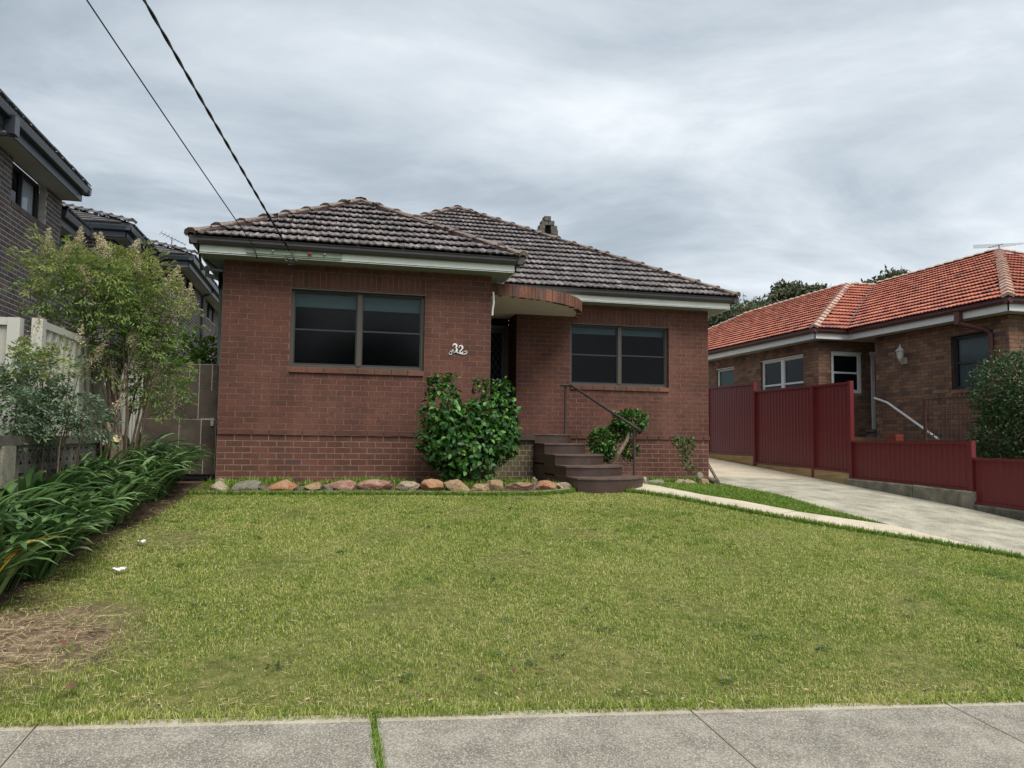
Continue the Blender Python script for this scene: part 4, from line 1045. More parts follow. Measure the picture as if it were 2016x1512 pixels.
# ================================================================== TERRACOTTA NEIGHBOUR
nh = thing('house', 'brown brick house with bright orange terracotta roof beyond the maroon fence', 'house', (16, 6, -.7))
XN, XW, YC1, YC0, YW = 15.3, 14.29, 5.13, 1.10, 6.06
mb = MB(); NT = 2.70
WN = (1.49, 2.64, 1.22, 2.42)     # near window v0, v1, z0, z1
def ring_wall_y(mb, x, y0, y1, z0, z1, ops, th=.11):
    ys = sorted({y0, y1} | {o[0] for o in ops} | {o[1] for o in ops})
    for a, b in zip(ys[:-1], ys[1:]):
        zs = [(z0, z1)]
        for o in ops:
            if o[0] <= a + 1e-6 and o[1] >= b - 1e-6: zs = [(z0, o[2]), (o[3], z1)]
        for c, d in zs: mb.box((x, a, c), (x + th, b, d))
ring_wall_y(mb, XN - .0004, YC0 + .006, YC1 - .006, -1.2, NT, [WN])
mb.box((XN + .117, YC0 + .001, -1.2), (24, YC0 + .11, NT)); mb.box((XN + .117, YC1 - .11, -1.2), (17.2, YC1 - .006, NT))
W1 = (10.47, 11.60, 1.60, 2.40); W2N = (6.74, 8.86, 1.10, 2.42); WF = (14.68, 15.62, 1.31, 2.44)
ring_wall_y(mb, XW - .0004, YW + .006, 15.5, -1.2, NT, [W1, W2N])
ring_wall(mb, XW + .117, 17.2, YW - .0004, -1.2, NT, [WF])
nwall = obj('wall', mb, 'mortar_brown', nh)
nc = courses(-.9, CH, 42)
nb = wall_bricks((XN, YC1, 0), (0, -1, 0), (-1, 0, 0), YC1 - YC0, nc, [(YC1 - WN[1], YC1 - WN[0], WN[2] - .10, WN[3])], seed=51, jz=.009)
split_pieces('brick', 'brickwork', BV, BF, [m_ for m_ in nb if m_.translation.z > -.12], 'nbrick', nwall, 300)
nb2 = wall_bricks((XW, 15.5, 0), (0, -1, 0), (-1, 0, 0), 15.5 - YW, nc, [(15.5 - W1[1], 15.5 - W1[0], W1[2], W1[3]), (15.5 - W2N[1], 15.5 - W2N[0], W2N[2], W2N[3])], seed=52, jz=.009)
nb2 += wall_bricks((XW, YW, 0), (1, 0, 0), (0, -1, 0), 2.9, nc, [(WF[0] - XW, WF[1] - XW, WF[2], WF[3])], seed=53, jz=.009)
nb2 += wall_bricks((XN, YC0, 0), (1, 0, 0), (0, -1, 0), 8.0, nc, seed=54, jz=.009)
tag(obj('brickwork', stamp('brickwork', BV, BF, nb2), 'nbrick', nwall), kind='stuff')
nsm = MB().box((-.5, -.03, -.04), (.5, .10, .036)).mesh('nsill'); nsm.materials.append(MAT['nbrick'])
n = 10
for i in range(n): obj('sill_brick', nsm, None, nwall, basis((XN, WN[0] + (WN[1] - WN[0]) * (i + .5) / n, 1.168), (0, 1, 0), (1, 0, 0), (0, 0, 1), (.108, 1, 1)))
window(nh, (XN, WN[1], 0), (0, -1, 0), (-1, 0, 0), WN[1] - WN[0], WN[2], WN[3] - .003, 'dark_frame', (), (.5,), (), .09, .05, hood=False, curtain=[True], midw=.05, screen='glass')
window(nh, (XW, W1[1], 0), (0, -1, 0), (-1, 0, 0), W1[1] - W1[0], W1[2], W1[3] - .003, 'white_frame', (), (.16,), (.6,), .05, .06, hood=True, blindmat='blind', midw=.05, screen='screen')
window(nh, (XW, W2N[1], 0), (0, -1, 0), (-1, 0, 0), W2N[1] - W2N[0], W2N[2], W2N[3] - .003, 'white_frame', (.5,), (.42, .42), (1.1, 1.1), .05, .07, mull=.13, louvre=True, blindmat='venetian', midw=.05, screen='screen')
window(nh, (WF[0], YW, 0), (1, 0, 0), (0, -1, 0), WF[1] - WF[0], WF[2], WF[3] - .003, 'white_frame', (), (.5,), (1.0,), .03, .085, louvre=True, blindmat='venetian', midw=.05, screen='screen')
obj('door_jamb', MB().box((15.90, YW - .04, .36), (16.0, YW - .001, 2.38)), 'white_frame', nh)
obj('door_head', MB().box((15.86, YW - .05, 2.38), (16.9, YW - .002, 2.46)), 'white_frame', nh)
obj('door', MB().box((16.0, YW - .02, .36), (16.86, YW - .003, 2.38)), 'dark_frame', nh)
mb = MB(); mb.box((15.70, 5.72, .14), (16.12, 6.04, .22)); mb.box((15.74, 5.74, .22), (16.06, 6.04, .28)); mb.box((15.70, 5.72, .28), (16.12, 6.04, .35)); obj('door_step', mb, 'st_grey' if False else 'old_concrete', nh)
obj('entry_floor', MB().box((14.35, 5.0, -1.2), (17.2, 6.05, .135)), 'nbrick', nh)
# roof
TN, NZ0, EN = .515, 2.955, 14.85; YE = .66; XWE = 13.84; YWE = 5.60
rd = MB()
pA = [(0, 0), (YWE - YE, 0), (YWE - YE + 4.6, 4.6), (4.6, 4.6)]
pB = [(0, 0), (EN - XWE, 0), (EN - XWE + 4.4, 4.4), (4.4, 4.4)]
LW = 15.2
pC = [(0, 0), (LW, 0), (LW - 4.4, 4.4), (4.4, 4.4)]
pD = [(0, 0), (9.2, 0), (4.6, 4.6)]
defs = [((EN, YE, NZ0), (0, 1, 0), (1, 0, 0), pA), ((XWE, YWE, NZ0), (1, 0, 0), (0, 1, 0), pB), ((XWE, YWE, NZ0), (0, 1, 0), (1, 0, 0), pC), ((EN, YE, NZ0), (1, 0, 0), (0, 1, 0), pD)]
tl = []
for i, (P0, A, I, pl) in enumerate(defs):
    deck_poly(rd, P0, A, I, pl, TN); tl += slope_tiles(P0, A, I, pl, TN, .21, .32, seed=60 + i)
deck_poly(rd, (EN + 9.2, YE, NZ0), (0, 1, 0), (-1, 0, 0), [(0, 0), (12, 0), (12, 4.6), (4.6, 4.6)], TN)
deck_poly(rd, (XWE + 8.8, YWE, NZ0), (0, 1, 0), (-1, 0, 0), [(4.4, 4.4), (4.4, 0), (LW, 0), (LW - 4.4, 4.4)], TN)
nroof = obj('roof', rd, 'ndeck', nh)
split_pieces('roof_tile', 'roof_tiles', TV, TF, tl, 'ntile', nroof, 300)
caps = []
apex = (EN + 4.6, YE + 4.6, NZ0 + TN * 4.6); wap = (XWE + 4.4, YWE + 4.4, NZ0 + TN * 4.4)
F_, L_, = nrm_of((0, 1), TN), nrm_of((1, 0), TN); R_n = nrm_of((-1, 0), TN)
caps += ridge_caps((EN + .02, YE + .02, NZ0 + .01), apex, F_, L_, .36, 71) + ridge_caps((XWE + .02, YWE + .02, NZ0 + .01), wap, F_, L_, .36, 72)
caps += ridge_caps((apex[0], YWE + 4.4, apex[2]), apex, L_, R_n, .36, 73) + ridge_caps((wap[0], YWE + LW - 4.4, wap[2]), wap, L_, R_n, .36, 74)
caps += ridge_caps((XWE + .02, YWE + LW, NZ0), (wap[0], YWE + LW - 4.4, wap[2]), L_, (0, TN, 1), .36, 75) + ridge_caps((wap[0] + 1.0, wap[1], wap[2]), wap, F_, (0, TN, 1), .36, 76)
caps += ridge_caps((EN + 9.2, YE, NZ0), apex, F_, R_n, .36, 77)
cme3 = np_mesh('ridge_tile', VV_, VF_); cme3.materials.append(MAT['nridge'])
for m_ in caps: obj('ridge_tile', cme3, None, nroof, m_)
mb = MB(); mb.tube([(EN - .03, YWE + .03, NZ0 + .035), (EN + 4.4, YWE + 4.43, NZ0 + TN * 4.4 + .04)], .035, 6); obj('valley_gutter', mb, 'dark_metal', nroof)
eave_run(nroof, [(XWE, 22), (XWE, YWE), (EN, YWE), (EN, YE), (24, YE)], [(-1, 0), (0, -1), (-1, 0), (0, -1)], 2.96, gh=.10, gmat='nred', fmat='white_frame', fz0=2.71)
mb = MB(); mb.box((XWE + .12, 6.0, 2.712), (14.285, 22, 2.722)); mb.box((XWE + .12, 5.70, 2.712), (17, 6.0, 2.722)); mb.box((EN + .12, .77, 2.712), (24, 1.09, 2.722)); mb.box((EN + .12, 1.09, 2.712), (15.295, 5.70, 2.722)); mb.box((15.295, 5.13, 2.712), (17, 5.70, 2.722))
obj('soffit', mb, 'tsoffit', nroof)
mb = MB(); mb.box((EN + .0, 1.92, 2.60), (EN + .10, 2.06, 2.87)); mb.tube([(EN + .05, 1.99, 2.62), (15.2, 1.60, 2.45), (15.25, 1.50, 2.35), (15.25, 1.5, -.8)], .05, 8); obj('downpipe', mb, 'nred', nh)
obj('handrail', MB().tube([(15.15, 5.0, 1.14), (15.12, 4.5, 1.0), (15.0, 2.75, .10)], .028, 8), 'white', nh)
lamp = thing('wall_lamp', 'cream coach lantern on the brown brick wall beyond the fence', 'wall lamp', (15.2, 4.06, 2.1))
mb = MB(); LX, LY = 15.13, 4.03
obj('bracket', MB().box((15.24, 4.0, 1.93), (15.298, 4.14, 2.09)).tube([(15.24, 4.06, 2.0), (15.16, LY, 1.97), (LX, LY, 2.02)], .02, 6), 'cream_frame', lamp)
obj('glass', MB().tube([(LX, LY, 2.06), (LX, LY, 2.24)], [.055, .085], 6), 'glass_lamp', lamp)
mb = MB().tube([(LX, LY, 2.24), (LX, LY, 2.30), (LX, LY, 2.33), (LX, LY, 2.36), (LX, LY, 2.42)], [.125, .06, .03, .02, .006], 6); mb.tube([(LX, LY, 1.98), (LX, LY, 2.03), (LX, LY, 2.06)], [.02, .05, .06], 6)
for j in range(6):
    t = 2 * math.pi * j / 6; mb.bar((LX + .058 * math.cos(t), LY + .058 * math.sin(t), 2.06), (LX + .09 * math.cos(t), LY + .09 * math.sin(t), 2.25), .012)
obj('lantern_frame', mb, 'cream_frame', lamp)
tag(obj('doorbell', MB().box((15.27, 4.98, 1.60), (15.299, 5.05, 1.72)).tube([(15.27, 5.015, 1.66), (15.262, 5.015, 1.66)], .015, 8), 'brass'), 'small brass doorbell near the porch corner of the brown brick wall', 'doorbell')
tr_ = thing('trellis', 'rusty brown steel grid trellis standing before the brown brick wall', 'trellis', (14.2, 1.2, -.2))
obj('post', MB().box((14.17, 2.21, -.9), (14.22, 2.26, .98)), 'rust', tr_)
for i in range(18): obj('upright_bar', MB().box((14.195, 2.12 - i * .12, -.9), (14.207, 2.132 - i * .12, 1.02)), 'rust', tr_)
for i in range(12): obj('cross_bar', MB().box((14.183, -.05, -.28 + i * .11), (14.194, 2.22, -.268 + i * .11)), 'rust', tr_)
obj('frame_bar', MB().box((14.18, -.05, .93), (14.21, 2.24, .96)), 'rust', tr_)
tag(obj('brick_stack', MB().box((14.0, 2.90, -.3), (14.2, 3.13, -.02)).box((13.99, 2.89, -.012), (14.2, 3.14, .05)).box((14.0, 2.9, .058), (14.2, 3.13, .12)).box((13.995, 2.895, .128), (14.2, 3.135, .19)), 'redpaint'), 'small stack of red bricks behind the low maroon fence', 'brick stack')

# ================================================================== DARK BRICK TOWNHOUSES
def townhouse(name, label, base_, cores, bricks, limit, eaves, slopes, caps_, extra=None):
    t = thing('townhouse', label, 'townhouse', base_, 'dark brick townhouses along the side boundary')
    mb = MB()
    for f in cores: f(mb)
    w = obj('wall', mb, 'mortar_light', t)
    if limit: split_pieces('brick', 'brickwork', BV, BF, bricks, 'dbrick', w, limit)
    else: tag(obj('brickwork', stamp('brickwork', BV, BF, bricks), 'dbrick', w), kind='stuff')
    rd = MB()
    for (P0, A, I, pl, tn) in slopes: deck_poly(rd, P0, A, I, pl, tn, -.02)
    rf_ = obj('roof', rd, 'deck', t)
    tl_ = []
    for i, (P0, A, I, pl, tn) in enumerate(slopes): tl_ += slope_tiles(P0, A, I, pl, tn, .30, .33, seed=80 + i, length=1.15)
    tag(obj('roof_tiles', stamp('roof_tiles', FV, FF, tl_), 'dtile', rf_), kind='stuff')
    for (p, q, n0, n1) in caps_:
        cm = np_mesh('ridge_tile', VV_, VF_); cm.materials.append(MAT['dtile'])
        for m_ in ridge_caps(p, q, n0, n1, .42, 5): obj('ridge_tile', cm, None, rf_, m_)
    for (pts, out, zt) in eaves: eave_run(rf_, pts, out, zt, gh=.15, gd=.13, gmat='tnav', fmat='tnav', fz0=zt - .30, fin=.13)
    return t, w, rf_
TT = .40
TW = (2.03, 3.60, 3.80, 4.53)
dc = courses(-.80, CH, 62)
XT = -3.6
def soff(parent, boxes):
    mb = MB()
    for b in boxes: mb.box(*b)
    obj('soffit', mb, 'tsoffit', parent)
b1 = wall_bricks((XT, -5.0, 0), (0, 1, 0), (1, 0, 0), 9.45, dc, [(TW[0] + 5, TW[1] + 5, TW[2] - .12, TW[3])], seed=91)
b1 = [m_ for m_ in b1 if m_.translation.z > .6 or m_.translation.y > 0]
b1v = [m_ for m_ in b1 if m_.translation.y > 1.5 and m_.translation.z > .9 and m_.translation.z < 4.56]
t1, w1, r1 = townhouse('townhouse', 'dark brick two-storey townhouse nearest the street, with curtained upstairs window', (-6, 0, -.8),
    [lambda mb: ring_wall_y(mb, XT - .1096, -5, 4.44, -.9, 4.62, [TW]), lambda mb: mb.box((-9, 4.33, -.9), (XT - .117, 4.44, 4.62)),
     lambda mb: mb.box((-4.1, 4.45, -.9), (-3.9996, 7.35, 4.2))], b1v, 300,
    [([(-3.1, -6), (-3.1, 4.50), (-9, 4.50)], [(1, 0), (0, 1)], 4.80), ([(-3.5, 4.45), (-3.5, 6.2), (-9, 6.2)], [(1, 0), (0, 1)], 4.35)],
    [((-3.1, 4.5, 4.8), (0, -1, 0), (-1, 0, 0), [(0, 0), (10, 0), (10, 4), (4, 4)], TT), ((-3.5, 6.2, 4.35), (0, -1, 0), (-1, 0, 0), [(0, 0), (1.7, 0), (1.7, 1.7)], TT)], [])
rest = [m_ for m_ in b1 if m_ not in b1v] if False else [m_ for m_ in b1 if not (m_.translation.y > 1.5 and .9 < m_.translation.z < 4.56)]
rest += wall_bricks((-4.0, 4.46, 0), (0, 1, 0), (1, 0, 0), 2.9, courses(-.8, CH, 57), seed=92)
tag(obj('brickwork', stamp('brickwork', BV, BF, rest), 'dbrick', w1), kind='stuff')
soff(r1, [((-3.62, -6, 4.505), (-3.235, 4.37, 4.515)), ((-9, 4.0, 4.504), (-3.24, 4.366, 4.514)), ((-4.02, 4.47, 4.055), (-3.635, 6.07, 4.065))])
window(t1, (XT, TW[0], 0), (0, 1, 0), (1, 0, 0), TW[1] - TW[0], TW[2], TW[3] - .002, 'dark_frame', (.48,), (.02, .02), (), .12, .05, hood=False, curtain=[False, True], mull=.06, midw=.002, screen='clear_glass')
tsm = MB().box((-.5, -.02, -.055), (.5, .12, .05)).mesh('tsill'); tsm.materials.append(MAT['dbrick'])
for i in range(18): obj('sill_brick', tsm, None, w1, basis((XT, TW[0] + (TW[1] - TW[0]) * (i + .5) / 18, 3.74), (0, -1, 0), (-1, 0, 0), (0, 0, 1), (.078, 1, 1)))
mb = MB(); mb.box((-3.22, .62, 4.42), (-3.08, .80, 4.70)); mb.tube([(-3.15, .7, 4.45), (-3.4, .55, 4.36), (-3.56, .5, 4.3)], .05, 8); obj('downpipe', mb, 'tnav', t1)
mb = MB(); mb.tube([(-3.55, 6.05, 4.25), (-3.8, 5.6, 4.1), (-3.94, 5.5, 4.0), (-3.94, 5.5, 0)], .05, 8); obj('downpipe', mb, 'tnav', t1)
obj('cable', MB().tube([(-3.57, .9, 1.62), (-3.55, 1.6, 1.50), (-3.55, 2.6, 1.47), (-3.56, 4.0, 1.45)], .018, 5), 'black', t1)
b2 = wall_bricks((-9, 7.4, 0), (1, 0, 0), (0, -1, 0), 5.6, [c for c in dc if c[0] > .8], seed=93) + wall_bricks((-3.4, 7.41, 0), (0, 1, 0), (1, 0, 0), 2.8, [c for c in dc if c[0] > .8], [(.9, 1.9, 3.4, 4.3)], seed=94)
t2, w2_, r2 = townhouse('townhouse', 'middle dark brick townhouse with charcoal tiles, partly behind the feathery tree', (-6, 9, -.8),
    [lambda mb: mb.box((-9, 7.3996, -.9), (-3.406, 7.5, 4.55)), lambda mb: ring_wall_y(mb, -3.4936, 7.51, 10.3, -.9, 4.55, [(8.3, 9.3, 3.4, 4.3)], .094)], b2, 0,
    [([(-9, 7.0), (-2.94, 7.0), (-2.94, 10.2)], [(0, -1), (1, 0)], 4.80)],
    [((-9, 7.0, 4.8), (1, 0, 0), (0, 1, 0), [(0, 0), (6.06, 0), (3.06, 3.0), (0, 3.0)], TT), ((-2.94, 7.0, 4.8), (0, 1, 0), (-1, 0, 0), [(0, 0), (3.2, 0), (6, 3.0), (3.0, 3.0)], TT)],
    [((-2.94, 7.0, 4.82), (-5.94, 10, 4.82 + 3 * TT), (0, -TT, 1), (TT, 0, 1))])
soff(r2, [((-9, 7.13, 4.50), (-3.07, 7.399, 4.51)), ((-3.399, 7.4, 4.50), (-3.07, 10.2, 4.51))])
window(t2, (-3.4, 8.31, 0), (0, 1, 0), (1, 0, 0), .99, 3.4, 4.298, 'dark_frame', (.5,), (.02, .02), (), .1, .04, hood=False, mull=.05, midw=.002, screen='clear_glass')
mb = MB(); mb.box((-2.99, 7.55, 4.35), (-2.88, 7.70, 4.62)); mb.tube([(-2.95, 7.6, 4.4), (-3.2, 7.5, 4.36), (-3.34, 7.48, 4.3), (-3.34, 7.48, 0)], .05, 8); obj('downpipe', mb, 'tnav', t2)
W3a, W3b = (11.50, 13.36, 3.95, 4.55), (15.5, 17.6, 3.95, 4.55)
b3 = wall_bricks((-6, 10.6, 0), (1, 0, 0), (0, -1, 0), 3.5, [c for c in dc if c[0] > .8], seed=95) + wall_bricks((-2.5, 10.61, 0), (0, 1, 0), (1, 0, 0), 9.8, [c for c in dc if c[0] > .8], [(W3a[0] - 10.61, W3a[1] - 10.61, W3a[2], W3a[3]), (W3b[0] - 10.61, W3b[1] - 10.61, W3b[2], W3b[3])], seed=96)
t3, w3_, r3 = townhouse('townhouse', 'farthest dark brick townhouse with two narrow upstairs windows and rooftop aerial', (-4, 14, -.8),
    [lambda mb: mb.box((-6, 10.5996, -.9), (-2.506, 10.7, 4.55)), lambda mb: ring_wall_y(mb, -2.5936, 10.71, 20.4, -.9, 4.55, [W3a, W3b], .094)], b3, 0,
    [([(-6, 9.85), (-2.05, 9.85), (-2.05, 20.5)], [(0, -1), (1, 0)], 4.80)],
    [((-6, 9.85, 4.8), (1, 0, 0), (0, 1, 0), [(0, 0), (3.95, 0), (.95, 3.0), (0, 3.0)], TT), ((-2.05, 9.85, 4.8), (0, 1, 0), (-1, 0, 0), [(0, 0), (10.6, 0), (10.6, 3.0), (3.0, 3.0)], TT)],
    [((-2.05, 9.85, 4.82), (-5.05, 12.85, 4.82 + 3 * TT), (0, -TT, 1), (TT, 0, 1))])
soff(r3, [((-6, 9.98, 4.50), (-2.18, 10.599, 4.51)), ((-2.499, 10.6, 4.50), (-2.18, 20.4, 4.51))])
for W_ in (W3a, W3b): window(t3, (-2.5, W_[0] + .01, 0), (0, 1, 0), (1, 0, 0), W_[1] - W_[0] - .02, W_[2], W_[3] - .002, 'dark_frame', (.5,), (.02, .02), (), .09, .05, hood=False, curtain=[False, True], mull=.06, midw=.002, screen='clear_glass')
mb = MB(); mb.tube([(-2.1, 14.2, 4.66), (-2.3, 14.2, 4.5), (-2.44, 14.25, 4.42), (-2.44, 14.25, 0)], .05, 8); obj('downpipe', mb, 'tnav', t3)
# aerials
def antenna(label, base_p, h, boom, n, spread, lab2=None):
    t = thing('tv_antenna', label, 'antenna', base_p); b = Vector(base_p); top = b + Vector((0, 0, h))
    obj('mast', MB().tube([b, top], .016, 6), 'dark_metal', t)
    p, q = top + Vector(boom[0]), top + Vector(boom[1])
    obj('boom', MB().tube([p, q], .010, 6), 'dark_metal', t)
    d = (q - p).normalized(); s = d.cross(Vector((0, 0, 1))).normalized()
    for i in range(n):
        c = p + (q - p) * (i / (n - 1)); L = spread * (1 - .55 * i / n)
        obj('element', MB().tube([c - s * L, c + s * L], .005, 5), 'dark_metal', t)
    return t
antenna('spiky aluminium tv aerial standing on the charcoal townhouse roof', (-3.22, 13.0, 5.35), .62, ((-.30, -.1, .12), (.36, .15, -.14)), 8, .30)
antenna('flat-lying tv aerial behind the terracotta roof apex', (22.3, 8.0, 5.3), 1.05, ((-.35, -.5, -.1), (.2, .6, .08)), 6, .85)

# ================================================================== SERVICE CABLES
def cable(label, a, through, far, sag, r, twist=False, n=60):
    t = thing('service_cable', label, 'cable', a, 'overhead service cables'); a, th, b = Vector(a), Vector(through), Vector(far)
    pts = []
    for i in range(n + 1):
        k = i / n; p = a.lerp(b, k); p.z -= sag * 4 * k * (1 - k); pts.append(p)
    if not twist: obj('strand', MB().tube(pts, r, 6), 'black', t)
    else:
        for ph in (0, math.pi):
            q = []
            fine_ = [a.lerp(b, i / (n * 6)) - Vector((0, 0, sag * 4 * (i / (n * 6)) * (1 - i / (n * 6)))) for i in range(n * 6 + 1)]
            dd = (b - a).normalized(); s = dd.cross(Vector((0, 0, 1))).normalized(); u = s.cross(dd)
            for i, p in enumerate(fine_):
                ang = i * .55 + ph; q.append(p + s * math.cos(ang) * r * .8 + u * math.sin(ang) * r * .8)
            obj('strand', MB().tube(q, r, 5), 'black', t)
    return t
def beyond(a, th, L):
    a, th = Vector(a), Vector(th); return a + (th - a) * (L / (th - a).length)
a1, q1 = (.46, -.44, 2.71), (-.4657, -4.936, 3.70)
a2, q2 = (.95, -.46, 2.68), (-.026, -4.936, 3.765)
cable('thin black service cable dropping to the end of the green fascia board', a1, q1, beyond(a1, q1, 17.5), .16, .007)
cable('thick twisted black service cable fixed to the bracket on the green fascia board', a2, q2, beyond(a2, q2, 17.5), .16, .0095, True)
tag(obj('cable_tail', MB().tube([(.46, -.44, 2.71), (.47, -.45, 2.66), (.49, -.43, 2.60), (.50, -.36, 2.55)], .008, 6), 'black', plate))

# ================================================================== VEGETATION
def unit(a): return a / (np.linalg.norm(a, axis=1, keepdims=True) + 1e-9)
def leaves(P, D, Nn, L, W, fold=.12, droop=.1):
    """folded four-point leaves: vertices and triangles"""
    D = unit(D); S = unit(np.cross(D, Nn)); Nn = np.cross(S, D)
    L = np.broadcast_to(L, (len(P),))[:, None]; W = np.broadcast_to(W, (len(P),))[:, None]
    mid = P + D * L * .45 + Nn * W * fold
    V = np.stack([P, mid + S * W * .5, P + D * L - Nn * L * droop, mid - S * W * .5], 1)
    F = np.array([[0, 1, 2], [0, 2, 3]])[None] + (np.arange(len(P)) * 4)[:, None, None]
    return V.reshape(-1, 3), F.reshape(-1, 3)
def join(parts):
    Vs, Fs, o = [], [], 0
    for V, F in parts: Vs.append(V); Fs.append(F + o); o += len(V)
    return np.concatenate(Vs), np.concatenate(Fs)
def sphere_dirs(n, r=rng):
    return unit(r.normal(size=(n, 3)))
# broad glossy leaf as an object of its own
def broad_leaf():
    V = [(0, 0, 0), (.38, 0, .0), (.72, 0, -.03), (1, 0, -.12), (.34, .27, .08), (.70, .22, .05), (.34, -.27, .08), (.70, -.22, .05)]
    F = [(0, 1, 4), (1, 2, 5), (1, 5, 4), (2, 3, 5), (0, 6, 1), (1, 7, 2), (1, 6, 7), (2, 7, 3)]
    return V, F
BLV, BLF = broad_leaf()
def leaf_mats(P, D, Nn, L):
    D = unit(D); S = unit(np.cross(Nn, D)); Nn = np.cross(D, S); out = []
    for p, d, s, n, l in zip(P, D, S, Nn, L):
        out.append(basis(p, Vector(d), Vector(s), Vector(n), (l, l, l)))
    return out
def lobes_points(lobes, n, r, shell=.55, gaps=None):
    """points and outward directions spread through a union of ellipsoids, denser near their skins"""
    vol = np.array([np.prod(l[1]) for l in lobes]) ** (2 / 3); vol /= vol.sum()
    idx = r.choice(len(lobes), n, p=vol); d = sphere_dirs(n, r)
    k = shell + (1 - shell) * r.random(n) ** .6
    c = np.array([l[0] for l in lobes])[idx]; R = np.array([l[1] for l in lobes])[idx]
    return c + d * R * k[:, None] * (1 + .10 * r.normal(size=(n, 1))), unit(d / R), k

# ---- camellia in front of the house: two-lobed bush
cam_bush = thing('camellia_bush', 'dense glossy two-lobed camellia bush in front of the brick wall below the house number', 'bush', (3.6, -.75, -.78))
r = np.random.default_rng(11)
LB = [((3.19, -.72, .36), (.30, .36, .43)), ((3.58, -.75, .26), (.24, .34, .26)), ((3.96, -.74, .34), (.33, .36, .40)), ((3.58, -.75, .02), (.66, .50, .42)), ((3.58, -.75, -.32), (.46, .42, .36)), ((3.26, -.70, -.05), (.40, .4, .4)), ((4.02, -.74, .02), (.32, .4, .34))]
P, D, K = lobes_points(LB, 3900, r, .66)
Nn = unit(.75 * D + np.array([0, -.1, .55]) + .45 * sphere_dirs(len(P), r))
D = unit(.55 * D + 1.0 * sphere_dirs(len(P), r) + np.array([0, 0, -.35]))
ms = leaf_mats(P, D, Nn, r.uniform(.075, .125, len(P)))
# upright young shoots on the tops of the lobes
tp = []
for (c, R) in (((3.17, -.72, .78), .22), ((3.95, -.74, .72), .28)):
    for i in range(26):
        b = np.array(c) + np.array([r.uniform(-R, R), r.uniform(-.2, .2), r.uniform(-.10, .06)])
        for j in range(6):
            a = r.uniform(0, 6.28); tp.append(leaf_mats(b[None] + np.array([[0, 0, .02 * j]]), np.array([[math.cos(a), math.sin(a), .75]]), np.array([[-math.cos(a) * .6, -math.sin(a) * .6, .8]]), [r.uniform(.06, .09)])[0])
split_pieces('leaf', 'foliage', BLV, BLF, ms + tp, 'camellia', cam_bush, 300, True)
mb = MB()
for dx, dz in ((-.3, .5), (.32, .45), (-.05, .3), (.15, .55), (-.18, .1)):
    mb.tube([(3.58 + dx * .15, -.75, -.85), (3.58 + dx * .4, -.75, -.5), (3.58 + dx, -.75 + dx * .1, dz)], [.022, .018, .008], 6)
obj('stem', mb, 'bark', cam_bush)

# ---- clipped shrub beside the steps: three cushions on a leaning trunk
sh = thing('topiary_shrub', 'small cloud-pruned shrub with a leaning bare trunk beside the curved steps', 'shrub', (6.6, 1.2, -.8))
r = np.random.default_rng(12)
LB = [((6.90, 1.18, .32), (.33, .26, .20)), ((6.74, 1.26, .14), (.18, .2, .16)), ((6.38, 1.18, -.08), (.24, .24, .26)), ((6.50, 1.3, -.22), (.14, .14, .16)), ((6.93, 1.22, -.20), (.16, .14, .14))]
P, D, K = lobes_points(LB, 2600, r, .55)
D = unit(D + .6 * r.normal(size=D.shape)); Nn = unit(np.array([0, 0, 1.0]) + .6 * sphere_dirs(len(P), r))
split_pieces('leaf', 'foliage', BLV, BLF, leaf_mats(P, D, Nn, r.uniform(.055, .085, len(P))), 'camellia', sh, 120, True)
obj('trunk', MB().tube([(6.52, 1.2, -.9), (6.55, 1.1, -.5), (6.62, 1.0, -.26), (6.78, 1.0, -.02), (6.88, 1.1, .2)], [.062, .052, .042, .034, .016], 8), 'bark', sh)
obj('branch', MB().tube([(6.58, 1.2, -.42), (6.75, 1.18, -.30), (6.84, 1.16, -.40), (6.95, 1.15, -.46)], [.025, .018, .012, .006], 6), 'stem', sh)
obj('branch', MB().tube([(6.55, 1.2, -.5), (6.48, 1.18, -.3), (6.42, 1.15, -.1)], [.03, .02, .01], 6), 'stem', sh)
# ---- sparse young shrub near the far corner
sp = thing('sparse_shrub', 'thin sparse young shrub with pale leaf tips near the brick corner by the driveway', 'shrub', (8.0, 1.3, -.8))
r = np.random.default_rng(13)
LB = [((7.93, 1.3, -.04), (.13, .12, .12)), ((8.13, 1.3, -.08), (.12, .12, .13)), ((8.06, 1.3, -.27), (.11, .1, .13)), ((8.17, 1.3, -.53), (.09, .08, .09)), ((8.05, 1.3, -.40), (.06, .06, .1))]
P, D, K = lobes_points(LB, 420, r, .2)
D = unit(D + .6 * r.normal(size=D.shape) + np.array([0, 0, .3])); Nn = unit(np.array([0, 0, 1.0]) + .6 * sphere_dirs(len(P), r))
split_pieces('leaf', 'foliage', BLV, BLF, leaf_mats(P, D, Nn, r.uniform(.04, .065, len(P))), 'camellia', sp, 160, True)
mb = MB()
mb.tube([(7.99, 1.3, -.88), (8.0, 1.3, -.55), (8.02, 1.3, -.3), (7.95, 1.3, 0)], [.012, .010, .008, .004], 5); mb.tube([(8.0, 1.3, -.75), (8.1, 1.3, -.6), (8.18, 1.3, -.5)], [.008, .006, .003], 5); mb.tube([(8.02, 1.3, -.3), (8.1, 1.3, -.15), (8.14, 1.3, 0)], [.007, .005, .003], 5)
obj('stem', mb, 'stem', sp)

